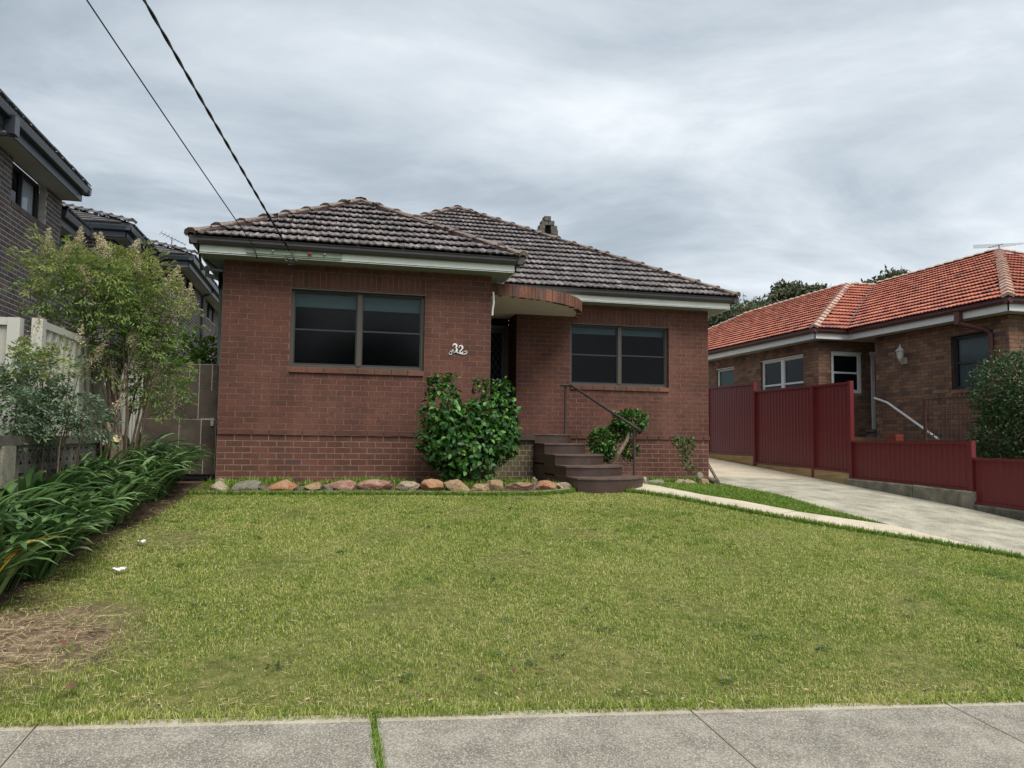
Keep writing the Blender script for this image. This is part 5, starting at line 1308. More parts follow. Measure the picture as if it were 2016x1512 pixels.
# ---- feathery nandina clumps
def nandina(name, label, base_, centre, lobes, nf, stems, mat, seed, panicles, leaf=(.045, .070), tips=40, flen=(.28, .46)):
    t = thing(name, label, 'shrub', base_); r = np.random.default_rng(seed)
    P, D, K = lobes_points(lobes, nf, r, .35)
    parts, tip_parts = [], []
    top = max(l[0][2] + l[1][2] for l in lobes)
    tipset = set(np.argsort(-(P[:, 2] + .35 * K + .3 * r.random(nf)))[:tips].tolist())
    for i in range(nf):
        d = unit((D[i] * np.array([1, 1, .5]) + .55 * r.normal(size=3) + np.array([0, 0, .18]))[None])[0]
        L = r.uniform(*flen); m_ = 30
        s = np.cross(d, [0, 0, 1.0]); s /= np.linalg.norm(s) + 1e-9; u = np.cross(s, d)
        # flat compound frond: side twigs carrying small leaflets
        tt = r.random(m_) ** .8; sd = r.uniform(-1, 1, m_)
        wv = (.42 * np.sin(np.pi * np.clip(tt * .85 + .12, 0, 1)))
        pos = P[i] + d * (tt * L)[:, None] + s * (sd * wv * L)[:, None] - np.array([0, 0, 1]) * (tt ** 2 * L * .22 + np.abs(sd) * wv * L * .18)[:, None] + u * r.normal(size=(m_, 1)) * .012
        dr = d + s * (sd * 1.3)[:, None] + .35 * r.normal(size=(m_, 3)); dr[:, 2] -= .25
        nn = u + .35 * r.normal(size=(m_, 3))
        q = leaves(pos, dr, nn, r.uniform(leaf[0], leaf[1], m_), r.uniform(.015, .023, m_), .1, .12)
        (tip_parts if i in tipset else parts).append(q)
    V, F = join(parts); tag(obj('crown', np_mesh('crown', V, F), mat, t), kind='stuff')
    if tip_parts:
        V, F = join(tip_parts); tag(obj('young_leaves', np_mesh('young_leaves', V, F), 'nandina_tip', t), kind='stuff')
    mb = MB()
    for (x, y, z0, x1, y1, z1, rr) in stems:
        k = 5; pts = [(x + (x1 - x) * (i / k) ** 1.5 + r.normal() * .012, y + (y1 - y) * (i / k) ** 1.5 + r.normal() * .012, z0 + (z1 - z0) * i / k) for i in range(k + 1)]
        mb.tube(pts, [rr * (1 - .6 * i / k) for i in range(k + 1)], 6)
    obj('trunk', mb, 'stem', t)
    pm = []
    for (c, d, L, n_) in panicles:
        c = np.array(c); d = np.array(d, float); d /= np.linalg.norm(d)
        tt = r.random(n_); rr = (1 - tt) * L * .38 + .008
        pos = c + d * (tt * L)[:, None] + sphere_dirs(n_, r) * (rr * r.random(n_) ** .5)[:, None]
        V, F = leaves(pos, sphere_dirs(n_, r), sphere_dirs(n_, r), r.uniform(.013, .024, n_), r.uniform(.009, .016, n_))
        tag(obj('flower_panicle', np_mesh('flower_panicle', V, F), 'panicle', t), kind='stuff')
    return t
r0 = np.random.default_rng(77)
LBN = [((-1.22, -2.6, 1.56), (.34, .34, .36)), ((-.78, -2.35, 1.72), (.42, .36, .32)), ((-.52, -2.15, 1.56), (.30, .28, .30)), ((-1.42, -2.75, 1.78), (.22, .24, .2)), ((-.95, -2.4, 1.88), (.30, .28, .14)), ((-.34, -2.0, 1.42), (.14, .16, .16)),
       ((-.75, -2.3, 1.32), (.46, .30, .18)), ((-.44, -2.1, .74), (.22, .24, .30)), ((-1.02, -2.45, .88), (.18, .2, .22)), ((-.36, -2.05, .42), (.20, .2, .12)), ((-.62, -2.2, 1.0), (.28, .24, .16))]
st = []
for i in range(22):
    x = -.80 + r0.uniform(-.32, .28); y = -2.3 + r0.uniform(-.18, .18)
    st.append((x, y, -1.0, x + r0.uniform(-.45, .5), y + r0.uniform(-.3, .3), r0.uniform(.7, 1.7), r0.uniform(.010, .020)))
st.append((-.86, -2.35, -1.0, -.75, -2.3, 1.1, .055)); st.append((-.72, -2.28, -1.0, -.95, -2.4, 1.0, .042))
pan = []
for c in ((-1.45, -2.75, 1.90), (-1.0, -2.45, 2.05), (-.72, -2.3, 2.02), (-.45, -2.15, 1.88), (-.22, -2.0, 1.70), (-.12, -1.95, 1.52), (-.22, -2.2, 1.38), (-.45, -2.35, 1.42), (-.62, -2.55, 1.0), (-1.0, -2.7, .72), (-.58, -2.45, .70), (-.42, -2.3, .55), (-.24, -2.1, .30), (-1.5, -2.7, 1.62), (-1.0, -2.8, 1.60), (-.40, -2.25, .70), (-.18, -1.95, 1.42), (-.32, -2.1, 1.78), (-1.2, -2.6, 1.98), (-.6, -2.4, 1.85), (-.85, -2.6, 1.95), (-1.3, -2.8, 1.85), (-.3, -2.3, 1.55)):
    pan.append((c, (r0.normal() * .4, r0.normal() * .4, 1), r0.uniform(.20, .34), 420))
nandina('nandina_tree', 'tall feathery multi-stemmed shrub with cream flower sprays by the side gate', (-.8, -2.3, -.9), None, LBN, 640, st, 'nandina', 41, pan, tips=150, flen=(.22, .38))
LBS = [((-1.0, -4.4, .38), (.20, .22, .30)), ((-.80, -4.15, .18), (.22, .22, .26)), ((-1.08, -4.55, .62), (.14, .16, .14)), ((-.86, -4.2, .58), (.12, .14, .14)), ((-1.12, -4.65, .15), (.18, .2, .24)), ((-.66, -3.95, .06), (.14, .16, .12))]
st = []
for i in range(9):
    x = -.85 + r0.uniform(-.25, .25); y = -4.25 + r0.uniform(-.2, .2)
    st.append((x, y, -1.15, x + r0.uniform(-.3, .3), y + r0.uniform(-.25, .25), r0.uniform(.1, .6), r0.uniform(.008, .014)))
pan = [((-.98, -4.4, .82), (.2, 0, 1), .2, 150), ((-.72, -4.15, .80), (.3, 0, 1), .2, 150), ((-1.25, -4.75, .55), (-.2, 0, 1), .15, 100), ((-.40, -3.95, .22), (.4, 0, 1), .16, 120)]
nandina('nandina_shrub', 'low blue-green feathery shrub before the cream fence and breeze block wall', (-.85, -4.25, -1.1), None, LBS, 270, st, 'nandina_blue', 42, pan, leaf=(.034, .052), tips=34, flen=(.14, .26))
# bright shrub behind the gate
bs = thing('lime_shrub', 'bright lime-green shrub showing above the tiled side gate', 'shrub', (-.6, 1.3, -.7))
r = np.random.default_rng(15)
P, D, K = lobes_points([((-.65, 1.3, 1.30), (.36, .35, .34)), ((-.28, 1.3, 1.28), (.22, .3, .32)), ((-.55, 1.35, 1.0), (.45, .3, .35))], 1100, r, .4)
D = unit(D + .6 * r.normal(size=D.shape)); Nn = unit(np.array([0, 0, 1.0]) + .6 * sphere_dirs(len(P), r))
split_pieces('leaf', 'foliage', BLV, BLF, leaf_mats(P, D, Nn, r.uniform(.06, .11, len(P))), 'lime', bs, 120, True)
obj('stem', MB().tube([(-.6, 1.3, -.8), (-.58, 1.3, .3), (-.5, 1.3, 1.1)], [.03, .02, .01], 6), 'stem', bs)
# hedge in front of the terracotta house
hg = thing('hedge', 'tall rounded dark green hedge bush in front of the terracotta house window', 'hedge', (13.9, -.7, -1.0))
r = np.random.default_rng(16)
LB = [((13.75, -.55, .95), (.75, .75, .72)), ((13.85, -.75, .15), (.95, .95, .85)), ((14.1, -1.2, .7), (1.1, 1.0, 1.05)), ((13.9, -.8, -.5), (.9, .9, .6))]
P, D, K = lobes_points(LB, 26000, r, .80)
P += D * (.06 * np.sin(P[:, :1] * 9) * np.sin(P[:, 1:2] * 8 + 1) * np.sin(P[:, 2:] * 10))
Nn = unit(.6 * D + np.array([0, 0, .5]) + .7 * sphere_dirs(len(P), r)); D = unit(.7 * D + 1.0 * sphere_dirs(len(P), r))
V, F = leaves(P, D, Nn, r.uniform(.05, .085, len(P)), r.uniform(.028, .042, len(P)), .2, .1)
tag(obj('foliage', np_mesh('foliage', V, F), 'hedge', hg), kind='stuff')
mb = MB()
for i in range(7): mb.tube([(13.9 + r.uniform(-.3, .3), -.8 + r.uniform(-.3, .3), -1.3), (13.9 + r.uniform(-.6, .6), -.8 + r.uniform(-.6, .6), .4)], [.03, .01], 6)
obj('stem', mb, 'stem', hg)
# far eucalypts
def gum(label, c, R, seed, nclump, nleaf, trunk_h):
    t = thing('eucalyptus_tree', label, 'tree', (c[0], c[1], -1), 'distant eucalyptus trees'); r = np.random.default_rng(seed); parts = []
    cl = sphere_dirs(nclump, r) * np.array(R) * (.35 + .65 * r.random((nclump, 1)) ** .5) + np.array(c)
    for p in cl:
        n = nleaf * 2; q = p + r.normal(size=(n, 3)) * np.array([.85, .85, .42]) * R[0] * .16
        d = r.normal(size=(n, 3)); d[:, 2] -= .5
        parts.append(leaves(q, d, sphere_dirs(n, r), r.uniform(.30, .55, n), r.uniform(.14, .24, n)))
    V, F = join(parts); tag(obj('crown', np_mesh('crown', V, F), 'gum', t), kind='stuff')
    mb = MB(); mb.tube([(c[0], c[1], -1.5), (c[0] + .3, c[1], c[2] * .5), (c[0], c[1], c[2])], [.5, .35, .18], 8)
    for p in cl[:26]: mb.tube([(c[0], c[1], c[2] - R[2] * .7), ((p[0] + c[0]) / 2, (p[1] + c[1]) / 2, (p[2] + c[2]) / 2 - .4), tuple(p)], [.16, .10, .04], 5)
    obj('trunk', mb, 'bark', t)
gum('spreading olive-green gum tree rising behind the low end of the terracotta roof', (34.3, 44, 8.0), (5.2, 4.5, 3.6), 51, 90, 120, 8)
gum('small olive gum crown just topping the middle of the terracotta roof', (40.4, 46, 11.9), (2.6, 2.6, 1.9), 52, 34, 110, 8)
gum('gum crown peeking over the valley of the terracotta roof', (48.6, 45, 12.6), (3.0, 2.6, 2.1), 53, 40, 110, 10)

gum('street gum tree across the road, seen mirrored in the front windows', (-3.5, -33, 5.0), (4.0, 3.0, 3.0), 54, 60, 60, 8)
gum('taller street gum tree across the road, mirrored in the window by the porch', (-12.0, -32, 6.0), (4.5, 3.0, 3.6), 55, 60, 60, 8)
gum('low street gum tree across the road beside the taller ones', (3.5, -34, 4.0), (3.5, 3.0, 2.4), 56, 50, 60, 8)

# ---- agapanthus bed: strap leaves
def strap(seed):
    r = np.random.default_rng(seed); n = 9; lean0 = r.uniform(.05, .5); bend = r.uniform(1.4, 2.8); tw = r.uniform(-.35, .35)
    V, F = [], []; p = np.array([0., 0, 0]); a = math.pi / 2 - lean0; ds = 1.0 / n
    for i in range(n + 1):
        t = i / n; w = .027 * (.55 + .45 * min(1, t / .3)) * (1 - .25 * abs(t - .4)) * (1 if t < .82 else max(.12, 1 - ((t - .82) / .18) ** 1.6))
        off = np.array([math.sin(tw * t) * w, math.cos(tw * t) * w, 0])
        keel = np.array([math.sin(a), 0, -math.cos(a)]) * w * .35
        V += [p + off, p + keel, p - off]
        p = p + np.array([math.cos(a), 0, math.sin(a)]) * ds; a -= bend * ds * (2.2 * t ** 1.25 + .08)
    for i in range(n):
        b = 3 * i; F += [(b, b + 1, b + 4, b + 3), (b + 1, b + 2, b + 5, b + 4)]
    me = np_mesh('strap_leaf', np.array(V), np.array(F)); me.materials.append(MAT['strap']); smooth(me); return me
STR = [strap(200 + i) for i in range(12)]
dry = STR[3].copy(); dry.materials.clear(); dry.materials.append(MAT['strap_dry'])
r = np.random.default_rng(18)
clumps = []
v = -6.55
while v < -.1:
    clumps.append((-.52 + r.uniform(-.10, .08), v)); v += r.uniform(.36, .46)
clumps += [(-.88 + r.uniform(-.05, .05), vv + r.uniform(-.1, .1)) for vv in (-6.1, -5.4, -4.7, -4.0, -3.3, -2.6, -1.9, -1.2, -.6)]
clumps += [(-.46, -1.5), (-.44, -2.2), (-.52, -.98)]
ORD = ['first', 'second', 'third', 'fourth', 'fifth', 'sixth', 'seventh', 'eighth', 'ninth', 'tenth', 'eleventh', 'twelfth', 'thirteenth', 'fourteenth', 'fifteenth', 'sixteenth', 'seventeenth', 'eighteenth', 'nineteenth']
NF = len(clumps) - 12
for i, (u, v) in enumerate(clumps):
    near = i == 0
    if i < NF: lab = 'strap-leaved lily clump in the front row of the bed, %s from the footpath' % ORD[i]
    elif i < NF + 9: lab = 'strap-leaved lily clump against the breeze block wall, %s from the footpath' % ORD[i - NF]
    else: lab = ('strap-leaved lily clump arching farthest over the lawn, %s' % ('middle of three before the gate', 'nearest the street of three before the gate', 'nearest the house of three before the gate')[i - NF - 9])
    if near: lab = 'strap-leaved lily clump nearest the footpath, with a few yellowed leaves'
    t = thing('agapanthus', lab, 'plant', (u, v, g(u, v)), 'agapanthus clumps in the boundary bed')
    back = NF <= i < NF + 9; n = 74
    big = (1.22 if back else .92) + .14 * (v > -3.2)
    for j in range(n):
        az = r.uniform(0, 6.283); L = r.uniform(.46, .78) * big; up_z = g(u, v) + .02
        bx_, by_ = u + .05 * math.cos(az) + r.normal() * .03, v + .05 * math.sin(az) + r.normal() * .03
        w = r.uniform(.85, 1.25) / L
        R_ = Matrix.Translation((bx_, by_, up_z)) @ Matrix.Rotation(az, 4, 'Z') @ Matrix.Rotation(r.normal() * .12, 4, 'X') @ Matrix.Diagonal((L, L * w * .95, L, 1))
        me = STR[int(r.integers(12))]
        if (near and j % 16 == 0) or (not near and j == 7 and i % 9 == 0): me = dry
        obj('strap_leaf', me, None, t, R_)
# cut stump, litter
stp = thing('tree_stump', 'cut grey tree stump with a pale sawn face among the lilies', 'stump', (-.75, -2.42, -.95))
obj('trunk', MB().tube([(-.72, -2.42, -1.0), (-.73, -2.42, -.5), (-.75, -2.42, -.15), (-.77, -2.44, -.02)], [.085, .075, .072, .08], 10), 'bark', stp)
obj('cut_face', MB().tube([(-.735, -2.49, -.07), (-.725, -2.515, -.062)], [.045, .042], 10), 'cut_wood', stp)
obj('side_branch', MB().tube([(-.75, -2.42, -.12), (-.80, -2.5, .02), (-.84, -2.5, .12)], [.035, .028, .02], 7), 'bark', stp)

# ---- rocks edging the front bed
def rock(name, label, c, size, mat, seed, group='stones edging the front garden bed'):
    import bmesh
    bm = bmesh.new(); bmesh.ops.create_icosphere(bm, subdivisions=3, radius=.5)
    rr = random.Random(seed); planes = []
    for i in range(13):
        n = Vector((rr.gauss(0, 1), rr.gauss(0, 1), rr.gauss(0, .8))).normalized(); planes.append((n, rr.uniform(.24, .42)))
    off = Vector((rr.uniform(0, 50), rr.uniform(0, 50), rr.uniform(0, 50)))
    from mathutils import noise
    for v in bm.verts:
        p = v.co.copy()
        for n, d in planes:
            k = p.dot(n)
            if k > d: p -= n * (k - d) * .96
        p *= 1 + .10 * noise.noise(p * 3 + off) + .05 * noise.noise(p * 8 + off)
        v.co = Vector((p.x * size[0] * 1.28, p.y * size[1] * 1.2, p.z * size[2] * 1.22))
    me = bpy.data.meshes.new(name); bm.to_mesh(me); bm.free(); smooth(me, False)
    me.materials.append(MAT[mat])
    o = obj(name, me, None, None, Matrix.Translation(c) @ Matrix.Rotation(rr.uniform(-.3, .3), 4, 'Z'))
    return tag(o, label, 'stone', group)
def front_x(px): return (.05 + (px - 400) / 880 * 5.98) if px < 960 else 3.75 + (px - 960) / 155 * 1.16
ST = [(425, 36, 21, 'st_cream', 'pale cream stone nearest the side gate, edging the front bed'),
      (478, 50, 24, 'st_grey', 'lichen-spotted grey-green stone, second in the row from the side gate'),
      (546, 58, 25, 'st_orange', 'long orange-brown stone below the window, with a pale top edge'),
      (599, 38, 22, 'st_tan', 'rounded tan stone between the orange and pink ones in the front row'),
      (656, 57, 25, 'st_pink', 'pointed pinkish stone with a white-flecked ridge in the front row'),
      (721, 64, 24, 'st_pink', 'widest maroon-pink stone in the front row'),
      (780, 46, 23, 'st_cream', 'pale grey-cream stone following the widest maroon one'),
      (829, 44, 27, 'st_orange', 'tall tan-orange stone just before the camellia bush'),
      (886, 54, 25, 'st_tan', 'brown block-like stone under the camellia bush'),
      (936, 44, 22, 'st_tan', 'olive-tan stone at the foot of the camellia beside the white pipe'),
      (976, 45, 24, 'st_tan', 'tan stone touching the end of the white pipe'),
      (1029, 56, 21, 'st_pink', 'flat red-brown stone before the mossy porch base'),
      (1080, 50, 25, 'st_orange', 'bright orange-red stone next to the curved steps'),
      (1115, 44, 22, 'st_cream', 'pale pinkish stone against the bottom step')]
for i, (px, w, h, mt, lab) in enumerate(ST):
    x = front_x(px); yb = -1.34 if px < 1090 else -1.22
    sx_, sz_ = w * .0071, h * .0071
    rock('garden_stone', lab, (x, yb + sx_ * .18, g(x, -1.4) + sz_ * .33), (sx_ * .98, min(.26, sx_ * .75), sz_ * 1.05), mt, 300 + i)
for i, (px, y_, w, lab) in enumerate(((505, -1.42, 22, 'small dark cobble between the grey and orange stones'), (624, -1.44, 18, 'small dark cobble between the tan and pink stones'), (775, -1.45, 15, 'small dark cobble beside the widest maroon stone'), (572, -1.44, 14, 'small dark cobble beside the long orange stone'))):
    x = front_x(px); rock('garden_stone', lab, (x, y_ + .05, g(x, -1.4) + .04), (w * .008, .12, .11), 'st_dark', 340 + i)
rock('garden_stone', 'small square stone against the brick corner by the gate', (.08, -.22, -.70), (.15, .14, .13), 'st_cream', 350)
SR = [((6.70, .02, -.70), (.12, .12, .20), 'st_cream', 'upright pale stone against the end of the bottom step'), ((7.08, .45, -.76), (.34, .26, .17), 'st_grey', 'broad grey stone under the clipped shrub'),
      ((7.42, .66, -.79), (.22, .2, .10), 'st_pink', 'low reddish stone between grey and cream ones by the path'), ((7.66, .72, -.76), (.20, .2, .15), 'st_cream', 'cream stone before the sparse young shrub'),
      ((7.93, .86, -.77), (.26, .22, .16), 'st_cream', 'pale slanted stone with a white top beside the cream one'), ((8.28, .98, -.78), (.27, .24, .17), 'st_tan', 'tan-grey stone next to the driveway corner stone'),
      ((8.56, 1.12, -.77), (.26, .24, .22), 'st_dark', 'dark grey-brown stone at the driveway corner'), ((8.45, 1.5, -.68), (.16, .16, .14), 'st_grey', 'small lichen stone behind the driveway corner stones')]
for i, (c, s, mt, lab) in enumerate(SR): rock('garden_stone', lab, c, s, mt, 360 + i, 'stones edging the bed by the driveway')
tag(obj('drain_pipe', MB().tube([(4.06, -.02, -.60), (4.20, -.15, -.74)], .022, 10), 'white'), 'short white plastic pipe poking out beside the camellia bush', 'pipe')
tag(obj('wood_stake', MB().tube([(4.44, -1.28, -.85), (4.45, -1.27, -.68), (4.47, -1.27, -.60), (4.44, -1.26, -.56)], [.04, .038, .036, .022], 7), 'bark'), 'short weathered wooden stump standing among the red stones', 'stump')

# ---- lawn blades
def blades(name, n, poly, hmin, hmax, mat, seed, dens=None, wid=(.0032, .0052), exclude=(), lean=(.25, 1.15), zoff=0.0):
    r = np.random.default_rng(seed); xs = [p[0] for p in poly]; ys = [p[1] for p in poly]; X = []; Y = []
    tot = 0
    while tot < n:
        x = r.uniform(min(xs), max(xs), n); y = r.uniform(min(ys), max(ys), n); ok = inpoly(x, y, poly)
        for e_ in exclude: ok &= ~inpoly(x, y, e_)
        if dens is not None: ok &= r.random(n) < dens(x, y)
        X.append(x[ok]); Y.append(y[ok]); tot += ok.sum()
    X = np.concatenate(X)[:n]; Y = np.concatenate(Y)[:n]; Z = gv(X, Y) + zoff
    dist = np.hypot(X - CAM.x, Y - CAM.y); az = r.uniform(0, 6.2832, n); H = r.uniform(hmin, hmax, n) * (.75 + .5 * r.random(n)) * (.70 + .6 * tuft(X * .8 + 1, Y * .8)); ln = r.uniform(*lean, n)
    W = r.uniform(*wid, n) * np.clip(dist / 5.0, .9, 2.2)
    d = np.stack([np.cos(az), np.sin(az), np.zeros(n)], 1); s = np.stack([-np.sin(az), np.cos(az), np.zeros(n)], 1)
    ta = r.uniform(-.6, .6, n); s = s * np.cos(ta)[:, None] + d * np.sin(ta)[:, None]
    B = np.stack([X, Y, Z], 1); h1 = (H * .55)[:, None]
    m_ = B + d * (np.sin(ln * .5) * H * .5)[:, None] + np.array([0, 0, 1]) * (np.cos(ln * .5) * H * .55)[:, None]
    tpt = B + d * (np.sin(ln * .75) * H)[:, None] + np.array([0, 0, 1]) * (np.maximum(np.cos(ln), .12) * H)[:, None]
    w2 = W[:, None] * .5
    V = np.stack([B - s * w2, B + s * w2, m_ + s * w2 * .8, m_ - s * w2 * .8, tpt], 1)
    F = np.array([[0, 1, 2], [0, 2, 3], [3, 2, 4]])[None] + (np.arange(n) * 5)[:, None, None]
    return tag(obj(name, np_mesh(name, V.reshape(-1, 3), F.reshape(-1, 3)), mat), kind='stuff')
EX = [[(x, y) for x, y in p] for p in PATHS]
def tuft(x, y):
    q = np.sin(x * 61 + 3 * np.sin(y * 23)) + np.sin(y * 53 + 2.5 * np.sin(x * 31 + 1)) + np.sin((x + y) * 37 + 2 * np.sin(x * 17 - y * 13)) + np.sin((x - y) * 83)
    return .5 + q / 8
def hashn(x, y): return .5 + .25 * np.sin(x * 2.3 + 1.7 * np.sin(y * 1.9)) + .25 * np.sin(y * 3.1 + 2.0 * np.sin(x * 1.3))
bedx = lambda y: np.interp(y, [-8, -7.2, -6.2, -5, -4, -2.9, -1.6], [-.60, -.35, -.45, -.48, -.40, -.28, -.24])
def dens_main(x, y):
    d = np.hypot(x - CAM.x, y - CAM.y); base_ = np.clip(1.25 - (d - 4) * .085, .45, 1)
    edge = np.clip((x - bedx(y)) / .45, 0, 1)
    bare = np.clip(1.7 * (1 - np.hypot((x + .05) / .75, (y + 7.0) / .62)), 0, .96)
    bare2 = np.clip(1.2 * (1 - np.hypot((x - .25) / .5, (y + 4.5) / .55)), 0, .6)
    return base_ * (.12 + .88 * edge) * (1 - bare) * (1 - bare2) * (.34 + .85 * np.clip(tuft(x, y) * 1.5 - .25, 0, 1))
MAINL = [(-.6, -8.02), (9.70, -8.02), (9.3, -5.2), (9.22, -4.72), (8.62, -4.12), (7.88, -3.56), (7.24, -2.92), (6.62, -2.14), (6.34, -1.83), (5.7, -1.34), (5.25, -1.17), (4.9, -1.5), (4.43, -1.66), (3.64, -1.68), (2.88, -1.64), (1.4, -1.62), (.0, -1.58), (-.3, -1.2), (-.6, -1.2)]
blades('grass', 520000, MAINL, .016, .034, 'grass', 61, dens_main, lean=(.35, 1.5), wid=(.0026, .0042))
blades('grass', 14000, [(-.5, -8.09), (9.7, -8.09), (9.7, -7.98), (-.5, -7.98)], .03, .06, 'grass', 62, lambda x, y: .25 + .75 * hashn(x * 3, y), lean=(.4, 1.4))
WEDGE = [(6.62, -.3), (6.66, -.95), (6.98, -1.46), (7.4, -1.84), (7.84, -2.46), (8.3, -2.78), (8.78, -3.12), (8.60, -2.16), (8.54, -.58), (8.58, .75), (8.2, .75), (7.3, .42), (6.8, .1)]
blades('grass', 42000, WEDGE, .035, .065, 'lush', 63)
# longer ragged grass along edges of path and stones
def strip(poly_pts, w):
    out = poly_pts + [(x, y - w) for x, y in poly_pts[::-1]]
    return out
PE = [(5.25, -1.14), (5.7, -1.31), (6.34, -1.80), (6.62, -2.11), (7.24, -2.89), (7.88, -3.53), (8.62, -4.09), (9.25, -4.70)]
blades('grass', 9000, [(x, y + .02) for x, y in PE] + [(x - .04, y - .10) for x, y in PE[::-1]], .05, .085, 'lush', 64, lean=(.1, 1.0))
blades('grass', 9000, [(-.1, -1.56), (1.4, -1.58), (2.88, -1.60), (3.64, -1.64), (4.43, -1.63), (4.9, -1.46), (5.2, -1.16), (5.2, -1.26), (4.9, -1.58), (4.43, -1.75), (3.64, -1.76), (2.88, -1.72), (1.4, -1.70), (-.1, -1.68)], .04, .08, 'lush', 65, lean=(.1, 1.0))
blades('grass', 7000, [(-.0, -1.2), (4.9, -1.25), (4.95, -.2), (4.0, -.05), (0, -.05)], .05, .14, 'lush', 66, lambda x, y: (hashn(x * 1.7, y * 2) > .55) * 1.0, wid=(.004, .009), lean=(.1, .9))
blades('grass', 1500, [(6.8, .6), (8.4, 1.2), (8.8, 1.9), (6.4, 1.9)], .05, .12, 'lush', 67, lambda x, y: (hashn(x * 2.7, y * 2) > .6) * 1.0, wid=(.004, .008), lean=(.1, .9))
# taller tufts and flat weeds that break the mown surface
rt = np.random.default_rng(90); tx, ty = [], []
while len(tx) < 150:
    x, y = rt.uniform(-.2, 9), rt.uniform(-7.9, -1.8)
    if inpoly(np.array([x]), np.array([y]), MAINL)[0]: tx.append(x); ty.append(y)
cxs = np.repeat(tx, 46) + rt.normal(size=150 * 46) * .035; cys = np.repeat(ty, 46) + rt.normal(size=150 * 46) * .035
n = len(cxs); az = rt.uniform(0, 6.28, n); H = rt.uniform(.03, .065, n); ln = rt.uniform(.2, 1.2, n)
d = np.stack([np.cos(az), np.sin(az), np.zeros(n)], 1); sd2 = np.stack([-np.sin(az), np.cos(az), np.zeros(n)], 1); B = np.stack([cxs, cys, gv(cxs, cys)], 1)
V = np.stack([B - sd2 * .0022, B + sd2 * .0022, B + d * (np.sin(ln) * H)[:, None] + np.array([0, 0, 1]) * (np.cos(ln) * H + .01)[:, None]], 1).reshape(-1, 3)
tag(obj('grass', np_mesh('grass', V, np.arange(3 * n).reshape(-1, 3)), 'lush'), kind='stuff')
wx, wy = np.array(tx[:70]) + .2, np.array(ty[:70]) - .15
P = np.stack([np.repeat(wx, 14), np.repeat(wy, 14), gv(np.repeat(wx, 14), np.repeat(wy, 14)) + .022], 1) + rt.normal(size=(980, 3)) * np.array([.03, .03, .004])
az = rt.uniform(0, 6.28, 980); D = np.stack([np.cos(az), np.sin(az), rt.uniform(0, .4, 980)], 1)
V, F = leaves(P, D, np.tile([[0, 0, 1.0]], (980, 1)) + .25 * rt.normal(size=(980, 3)), rt.uniform(.02, .045, 980), rt.uniform(.010, .02, 980), .1, .1)
tag(obj('weeds', np_mesh('weeds', V, F), 'hedge'), kind='stuff')
# grass growing in the footpath joint
def jz_(x, y): return fz(x, y)
rj = np.random.default_rng(71); n = 2600
X = 1.815 + rj.normal(size=n) * .011; Y = rj.uniform(-9.4, -8.03, n); keep = (rj.random(n) < np.where(Y < -8.25, 1.0, .45)); X, Y = X[keep], Y[keep]; n = len(X)
Z = -1.27 - .046 * X + .0547 * (Y + 8) - .008; az = rj.uniform(0, 6.28, n); H = rj.uniform(.015, .045, n)
d = np.stack([np.cos(az), np.sin(az), np.zeros(n)], 1); s = np.stack([-np.sin(az), np.cos(az), np.zeros(n)], 1); B = np.stack([X, Y, Z], 1)
V = np.stack([B - s * .002, B + s * .002, B + d * (H * .7)[:, None] + np.array([0, 0, 1]) * (H * .8)[:, None]], 1).reshape(-1, 3); F = np.arange(3 * n).reshape(-1, 3)
tag(obj('grass', np_mesh('grass', V, F), 'lush'), kind='stuff')
# straw and clippings on the bare soil beside the bed
def straws(name, n, sampler, seed, mat='straw', L=(.05, .16), w=.0035):
    r = np.random.default_rng(seed); X, Y = sampler(r, n); az = r.uniform(0, 6.28, n); Ln = r.uniform(*L, n)
    B = np.stack([X, Y, gv(X, Y) + r.uniform(.012, .035, n)], 1); d = np.stack([np.cos(az), np.sin(az), r.normal(size=n) * .12], 1)
    V, F = leaves(B, d, np.tile([[0, 0, 1.0]], (n, 1)) + .2 * r.normal(size=(n, 3)), Ln, w, .1, .0)
    tag(obj(name, np_mesh(name, V, F), mat), kind='stuff')
straws('dry_straw', 2600, lambda r, n: (np.where(r.random(n) < .45, r.normal(0.02, .28, n), r.uniform(-.75, .25, n)), np.where(r.random(n) < .45, r.normal(-7.05, .32, n), r.uniform(-8, -1.6, n))), 81)
straws('dry_straw', 4200, lambda r, n: (r.uniform(0, 8.6, n), -8 + 5.8 * r.random(n) ** 1.3), 82, L=(.02, .07), w=.0042)
straws('dry_straw', 260, lambda r, n: (r.normal(.25, .25, n), r.normal(-4.5, .25, n)), 83)
straws('leaf_litter', 420, lambda r, n: (r.uniform(-.7, -.1, n), r.uniform(-7.9, -1.2, n)), 84, 'leaf_tan', (.03, .07), .02)
straws('leaf_litter', 130, lambda r, n: (r.uniform(.2, 8, n), r.uniform(-8.03, -7.85, n)), 85, 'leaf_tan', (.02, .06), .012)
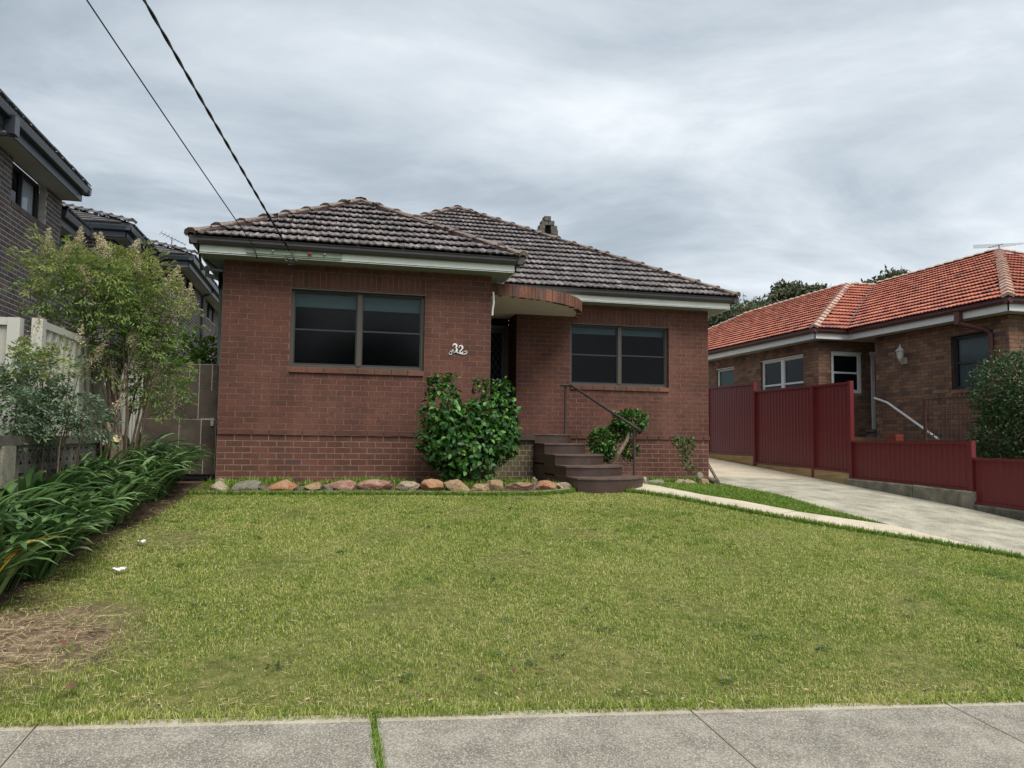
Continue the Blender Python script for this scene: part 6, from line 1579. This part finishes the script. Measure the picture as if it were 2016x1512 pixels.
# fallen leaves and paper that one can point at
def dead_leaf(label, u, v, mat, L=.09, seed=0, cat='leaf'):
    rr = random.Random(seed); m_ = Matrix.Translation((u, v, g(u, v) + .042)) @ Matrix.Rotation(rr.uniform(0, 6.28), 4, 'Z') @ Matrix.Rotation(rr.uniform(-.3, .3), 4, 'X') @ Matrix.Diagonal((L, L, L * 1.5, 1))
    me = np_mesh('dead_leaf', np.array(BLV), np.array(BLF)); me.materials.append(MAT[mat])
    tag(obj('dead_leaf', me, None, None, m_), label, cat, 'fallen leaves on the lawn')
dead_leaf('orange-brown dead leaf on the grass close to the footpath joint', .38, -7.8, 'leaf_red', .08, 1)
dead_leaf('brown dead leaf on the grass beside the bare straw patch', .15, -7.18, 'leaf_red', .07, 2)
for i, (u, v) in enumerate(((1.05, -6.58), (2.54, -6.62), (2.45, -7.66), (2.6, -7.64), (2.78, -7.66), (4.2, -7.3))):
    dead_leaf(('tan-red dead leaf on the grass, alone between footpath joint and lily bed', 'reddish dead leaf farthest out on the open lawn from the footpath', 'first of three red dead leaves in a row, closest to the grassy joint', 'middle of three red dead leaves in a row near the footpath edge', 'last of three red dead leaves in a row, away from the grassy joint', 'lone red dead leaf near the footpath toward the driveway')[i], u, v, 'leaf_red', .05, 3 + i)
def scrap(label, u, v, sx_, sy_, seed):
    rr = random.Random(seed); z = g(u, v) + .045; vs = []; n = 4
    for j in range(n + 1):
        for i in range(n + 1): vs.append((u + sx_ * (i / n - .5) + rr.uniform(-.006, .006), v + sy_ * (j / n - .5) + rr.uniform(-.006, .006), z + rr.uniform(-.008, .022)))
    fs = [(j * 5 + i, j * 5 + i + 1, j * 5 + i + 6, j * 5 + i + 5) for j in range(n) for i in range(n)]
    tag(obj('paper_scrap', MB().add(vs, fs), 'paper'), label, 'litter')
scrap('flat white scrap of paper on the grass, farther from the lily bed', .09, -5.62, .085, .05, 1)
scrap('crumpled white scrap of paper on the grass next to the brown patch', .03, -4.66, .06, .06, 2)
tag(obj('clod', MB().tube([(-.17, -4.24, -1.0), (-.12, -4.22, -.955), (-.06, -4.23, -.99)], [.03, .035, .02], 7), 'dirt'), 'dark clod of soil at the edge of the lily bed', 'clod')

for t in THINGS:
    if '_w' in t: del t['_w']
for o in scene.objects:
    if 'label' in o and o.get('label', '') == '': del o['label']
